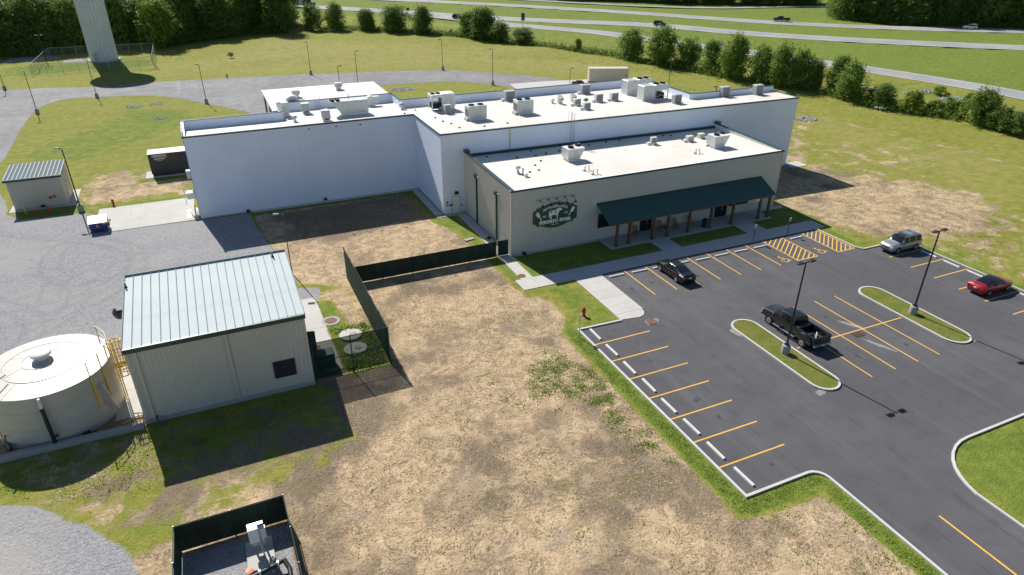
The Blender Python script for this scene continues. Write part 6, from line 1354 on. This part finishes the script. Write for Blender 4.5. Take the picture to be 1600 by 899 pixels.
# woods
_t = ['twenty','thirty']; _u = ORD[:9]
NUM = ORD+['thirteenth','fourteenth','fifteenth','sixteenth','seventeenth','eighteenth','nineteenth','twentieth']+['twenty-'+q for q in _u]+['thirtieth']+['thirty-'+q for q in _u]+['fortieth']
def wood_rows(base, rows, dy, spacing, hrange, kinds, label, group, cond=None, wr=(3.6,5.2)):
    cnt = 0
    for r in range(rows):
        for a, b in zip(base[:-1], base[1:]):
            L = math.hypot(b[0]-a[0], b[1]-a[1]); n = max(1, round(L/spacing))
            for k in range(n):
                f = (k+random.uniform(.15,.85))/n; x = a[0]+(b[0]-a[0])*f+dy[0]*r+random.uniform(-1,1); y = a[1]+(b[1]-a[1])*f+dy[1]*r+random.uniform(-1,1)
                if cond and not cond(x, y): continue
                uu = PROJ(x, y, 4)[0]
                if uu < -70 or uu > 1680: continue
                cnt += 1; lb = label[r] if r < len(label) else label[-1]
                if r == 0 and len(label) > 1: lb = '%s tree from the left %s' % (NUM[cnt-1], lb)
                kd = random.choice(kinds); plant(kd, 'forest_tree', lb, x, y, random.uniform(*hrange)*(1+.10*r), random.uniform(*wr), 'tree', group)
wood_rows([(-105,236),(-72,238),(-51,241),(-35,240),(-12,245),(5,254),(20,266),(33,275)], 3, (2.0,7.0), 5.4, (10.5,15.5), ['wood','wood','woodd','woodd'], ['along the front edge of the wood behind the tower','dark green tree in the second row of the wood behind the water tower','dark green tree deep in the wood behind the water tower'], 'wood behind the water tower', lambda x, y: PROJ(x+4, y, 3)[0] < 466)
x, y = P(252,76); plant('woody', 'forest_tree', 'yellow-green crowned tree standing out at the edge of the wood', x, y+3, HZ(x,y+3,6), 4.6, 'tree'); x, y = P(440,52); plant('woodd', 'forest_tree', 'big dark tree at the right end of the wood behind the tower', x-.5, y+4, 15, 5.0, 'tree')
mass('wood_edge_growth', [(-100,231),(-51,236),(-35,235),(-12,240),(5,249),(20,261),(34,270)], 22, 2.6, LEAFD, 'dark undergrowth along the foot of the wood behind the tower', 'undergrowth', 1.2)
fr = px((1300,30),(1400,39),(1500,42),(1600,46)); fr = [fr[0], fr[1], fr[2], fr[3], (320,130)]
wood_rows([(x+4.5, y+4.5) for x, y in fr], 3, (5,5), 5.0, (11,18), ['woodd','woodd','wood'], ['along the front of the wood beyond the far carriageway','dark tree in the second row of the wood beyond the far carriageway','dark tree deep in the wood beyond the far carriageway'], 'wood beyond the far carriageway')
mass('wood_edge_growth', [(x+1.5, y+1.5) for x, y in fr], 26, 2.6, LEAFD, 'dark vines and undergrowth along the wood beyond the far carriageway', 'undergrowth', 1.2)
fc = [(100,395),(163,340),(195,316),(219,286),(278,256)]
wood_rows([(x+3, y+6) for x, y in fc], 2, (5,7), 6.5, (10,15), ['woodd','wood'], ['distant tree in the wood along the top edge of the picture'], 'distant wood along the top edge')
mass('wood_edge_growth', [(x+1, y+3) for x, y in fc], 14, 2.2, LEAFD, 'dark undergrowth along the distant wood at the top edge', 'undergrowth', 1.3)
# rock rip-rap
def rocks(name, c, rx, ry, n, label, s0=.25):
    R_ = random.Random(n); m = MB()
    for k in range(n):
        a = R_.uniform(0, 6.28); r = math.sqrt(R_.random()); x = c[0]+rx*r*math.cos(a); y = c[1]+ry*r*math.sin(a); s_ = s0*R_.uniform(.35,.95); b0 = len(m.v); m.ball((x,y,s_*.05-.03), s_, 6, 4, .6)
        for i in range(b0, len(m.v)): v = m.v[i]; m.v[i] = (v[0]+R_.uniform(-.25,.25)*s_, v[1]+R_.uniform(-.25,.25)*s_, v[2]+R_.uniform(-.2,.2)*s_)
    tag(m.build(name, plain('riprap_stone', (.34,.33,.32), .9, 0, .35, 1.2)), label, 'rocks', None, 'stuff')
rocks('riprap', P(630,140), 2.6, 2.0, 130, 'round bed of pale rocks in the lawn behind the warehouse', .35); rocks('riprap', P(209,167), 1.6, 1.6, 60, 'left patch of grey rocks in the lawn by the access road'); rocks('riprap', P(246,163), 1.5, 1.6, 50, 'right patch of grey rocks in the lawn by the access road'); rocks('riprap', P(251,185), 1.4, 1.2, 45, 'lower patch of grey rocks in the bright lawn')
rocks('riprap', P(1258,186), 2.2, 1.8, 60, 'white rocks at the swale beside the warehouse end', .35); rocks('riprap', P(1436,144), 4.5, 1.6, 90, 'left band of grey rocks on the bank below the frontage road', .4); rocks('riprap', P(1485,154), 3.5, 1.6, 90, 'right band of grey rocks on the bank below the frontage road', .4); rocks('riprap', P(1378,168), 1.4, 1.0, 40, 'small pile of white rocks below the hedge gap', .3); rocks('riprap', P(1365,139), 2.4, 1.0, 50, 'pale stones showing in the hedge gap', .3)

# ---- weeds and turf tufts on the near ground
def tufts(name, label, polys, n, size, mat, clump=8, cl_r=.3, hz=.06, seed=1):
    R_ = np.random.RandomState(seed); cs = []
    for poly, share in polys:
        pl = np.array(poly); x0, y0 = pl.min(0); x1, y1 = pl.max(0); m = int(n*share*3); x = R_.uniform(x0,x1,m); y = R_.uniform(y0,y1,m); ins = np.zeros(m, bool)
        for i in range(len(pl)):
            a = pl[i]; b = pl[(i+1) % len(pl)]
            if abs(b[1]-a[1]) > 1e-9: ins ^= ((a[1] > y) != (b[1] > y)) & (x < (b[0]-a[0])*(y-a[1])/(b[1]-a[1])+a[0])
        q = np.stack([x[ins], y[ins]], 1)[:int(n*share)]; q = np.repeat(q, clump, 0)+R_.normal(size=(min(len(q), int(n*share))*clump,2))*cl_r
        cs.append(np.concatenate([q, np.abs(R_.normal(size=(len(q),1)))*hz], 1))
    c = np.concatenate(cs); me_ = leafquads(name, c, R_.normal(size=c.shape)*.35, size, R_, mat, .5, 1.1, .4)
    o = bpy.data.objects.new(name, me_); COL.objects.link(o); tag(o, label, 'weeds', None, 'stuff')
GRASSB = leaf_mat('grass_blade', (.17,.26,.03), (.25,.34,.045), (.29,.33,.07)); STRAW = leaf_mat('straw_blade', (.20,.175,.07), (.28,.235,.11), (.16,.15,.05))
weedpoly = px((868,548),(905,562),(940,592),(965,636),(910,634),(870,612),(850,625),(818,600),(832,570)); weedtrail = px((925,622),(985,655),(1040,700),(1060,735),(1000,705),(960,670))
tufts('weeds', 'scattered green weeds on the bare soil left of the parking lot', [(weedpoly, .72), (weedtrail, .18), ([(13,44),(25,44),(25,24),(14,24)], .10)], 170, .075, GRASSB, 36, .26, .03, 3)
tufts('weeds', 'green weeds behind the see-through fence', [([(8.7,53),(9.5,52.6),(9.5,46.7),(8.7,46.7)], .5), ([(6.4,48.4),(8.6,48.4),(8.6,46.7),(6.4,46.7)], .3), ([(6.3,53.6),(9.5,53.6),(9.5,53.0),(6.3,53.0)], .2)], 170, .10, GRASSB, 16, .25, .14, 4)
tufts('weeds', 'rough grass in the shade of the utility building and tank', [([(-17,45.2),(3.4,45.8),(3.4,43.6),(-9,38.6),(-14,40.5),(-17,42)], 1)], 260, .06, GRASSB, 26, .4, .04, 5)
tufts('weeds', 'sparse weeds near the lot entrance', [([(26,21.5),(32,20.5),(32.5,13),(26,15)], 1)], 40, .06, GRASSB, 22, .2, .03, 6)
tufts('turf_edge', 'thick turf blades along the left parking kerb', [([(25.5,44.6),(26.4,44.6),(26.4,22.2),(25.5,21.6)], .6), ([(26,22.3),(32.4,22.3),(32.4,21.6),(26,21.4)], .18), ([(31.8,21),(32.5,21),(32.5,12),(31.8,12)], .22)], 900, .05, GRASSB, 10, .16, .02, 7)

# ---- loose clods and dead grass on the bare soil
def clods(name, label, poly, n, seed, mat, smin=.025, smax=.085):
    R_ = np.random.RandomState(seed); pl = np.array(poly); x0, y0 = pl.min(0); x1, y1 = pl.max(0); m = n*6; x = R_.uniform(x0,x1,m); y = R_.uniform(y0,y1,m); ins = np.zeros(m, bool)
    for i in range(len(pl)):
        a = pl[i]; b = pl[(i+1) % len(pl)]
        if abs(b[1]-a[1]) > 1e-9: ins ^= ((a[1] > y) != (b[1] > y)) & (x < (b[0]-a[0])*(y-a[1])/(b[1]-a[1])+a[0])
    den = .5+.5*np.sin(x*.55+1.3*np.sin(y*.4))*np.sin(y*.62+1.7*np.sin(x*.33)); ins &= R_.rand(m) < den**1.5
    x = x[ins][:n]; y = y[ins][:n]; N = len(x); s_ = smin+(smax-smin)*R_.rand(N)**2.5; a = R_.uniform(0, 6.28, N); V = np.zeros((N,6,3), np.float32)
    for k in range(5):
        t = a+k*2*math.pi/5; r = s_*R_.uniform(.7,1.3,N); V[:,k,0] = x+np.cos(t)*r; V[:,k,1] = y+np.sin(t)*r; V[:,k,2] = -.005
    V[:,5,0] = x+R_.normal(size=N)*s_*.25; V[:,5,1] = y+R_.normal(size=N)*s_*.25; V[:,5,2] = s_*R_.uniform(.5,1.0,N)
    F = np.array([[k,(k+1)%5,5] for k in range(5)]); I = (np.arange(N)[:,None,None]*6+F[None]).reshape(-1)
    me_ = bpy.data.meshes.new(name); me_.vertices.add(6*N); me_.vertices.foreach_set('co', V.ravel()); me_.loops.add(len(I)); me_.loops.foreach_set('vertex_index', I.astype(np.int32)); me_.polygons.add(len(I)//3); me_.polygons.foreach_set('loop_start', (np.arange(len(I)//3)*3).astype(np.int32)); me_.polygons.foreach_set('loop_total', np.full(len(I)//3, 3, np.int32)); me_.materials.append(mat); me_.update(); me_.validate()
    o = bpy.data.objects.new(name, me_); COL.objects.link(o); tag(o, label, 'clods', None, 'stuff')
CLOD = plain('soil_clod', (.37,.275,.175), .95, 0, .3, 1.0)
clods('soil_clods', 'loose dry clods strewn over the bare soil in the foreground', [(-8,24),(1,24),(1,33),(4,37),(6,45),(10,46),(10.3,61),(25,61),(25.6,53),(27.5,50),(25.2,45),(25.2,21),(31.4,20.6),(31.4,12),(10,12)], 20000, 11, CLOD)
clods('soil_clods', 'loose clods on the bare soil between warehouse and low fence', [(3,85),(23,85),(23,75),(25,62.2),(10.6,62.2),(4,68)], 9000, 12, CLOD)
tufts('dead_grass', 'flattened dead grass on the bare soil in the foreground', [([(-4,35),(12,44),(24,44),(25,24),(30,14),(6,14)], .75), ([(11,60),(25,60),(26,47),(12,47)], .25)], 420, .05, STRAW, 26, .45, .015, 21)
tufts('dead_grass', 'dead grass patches on the bare ground right of the shop', [([(66,60),(66,72),(80,72),(90,60),(90,44),(73,38),(72.6,47.5),(67,49)], 1)], 500, .06, STRAW, 24, .6, .02, 22)
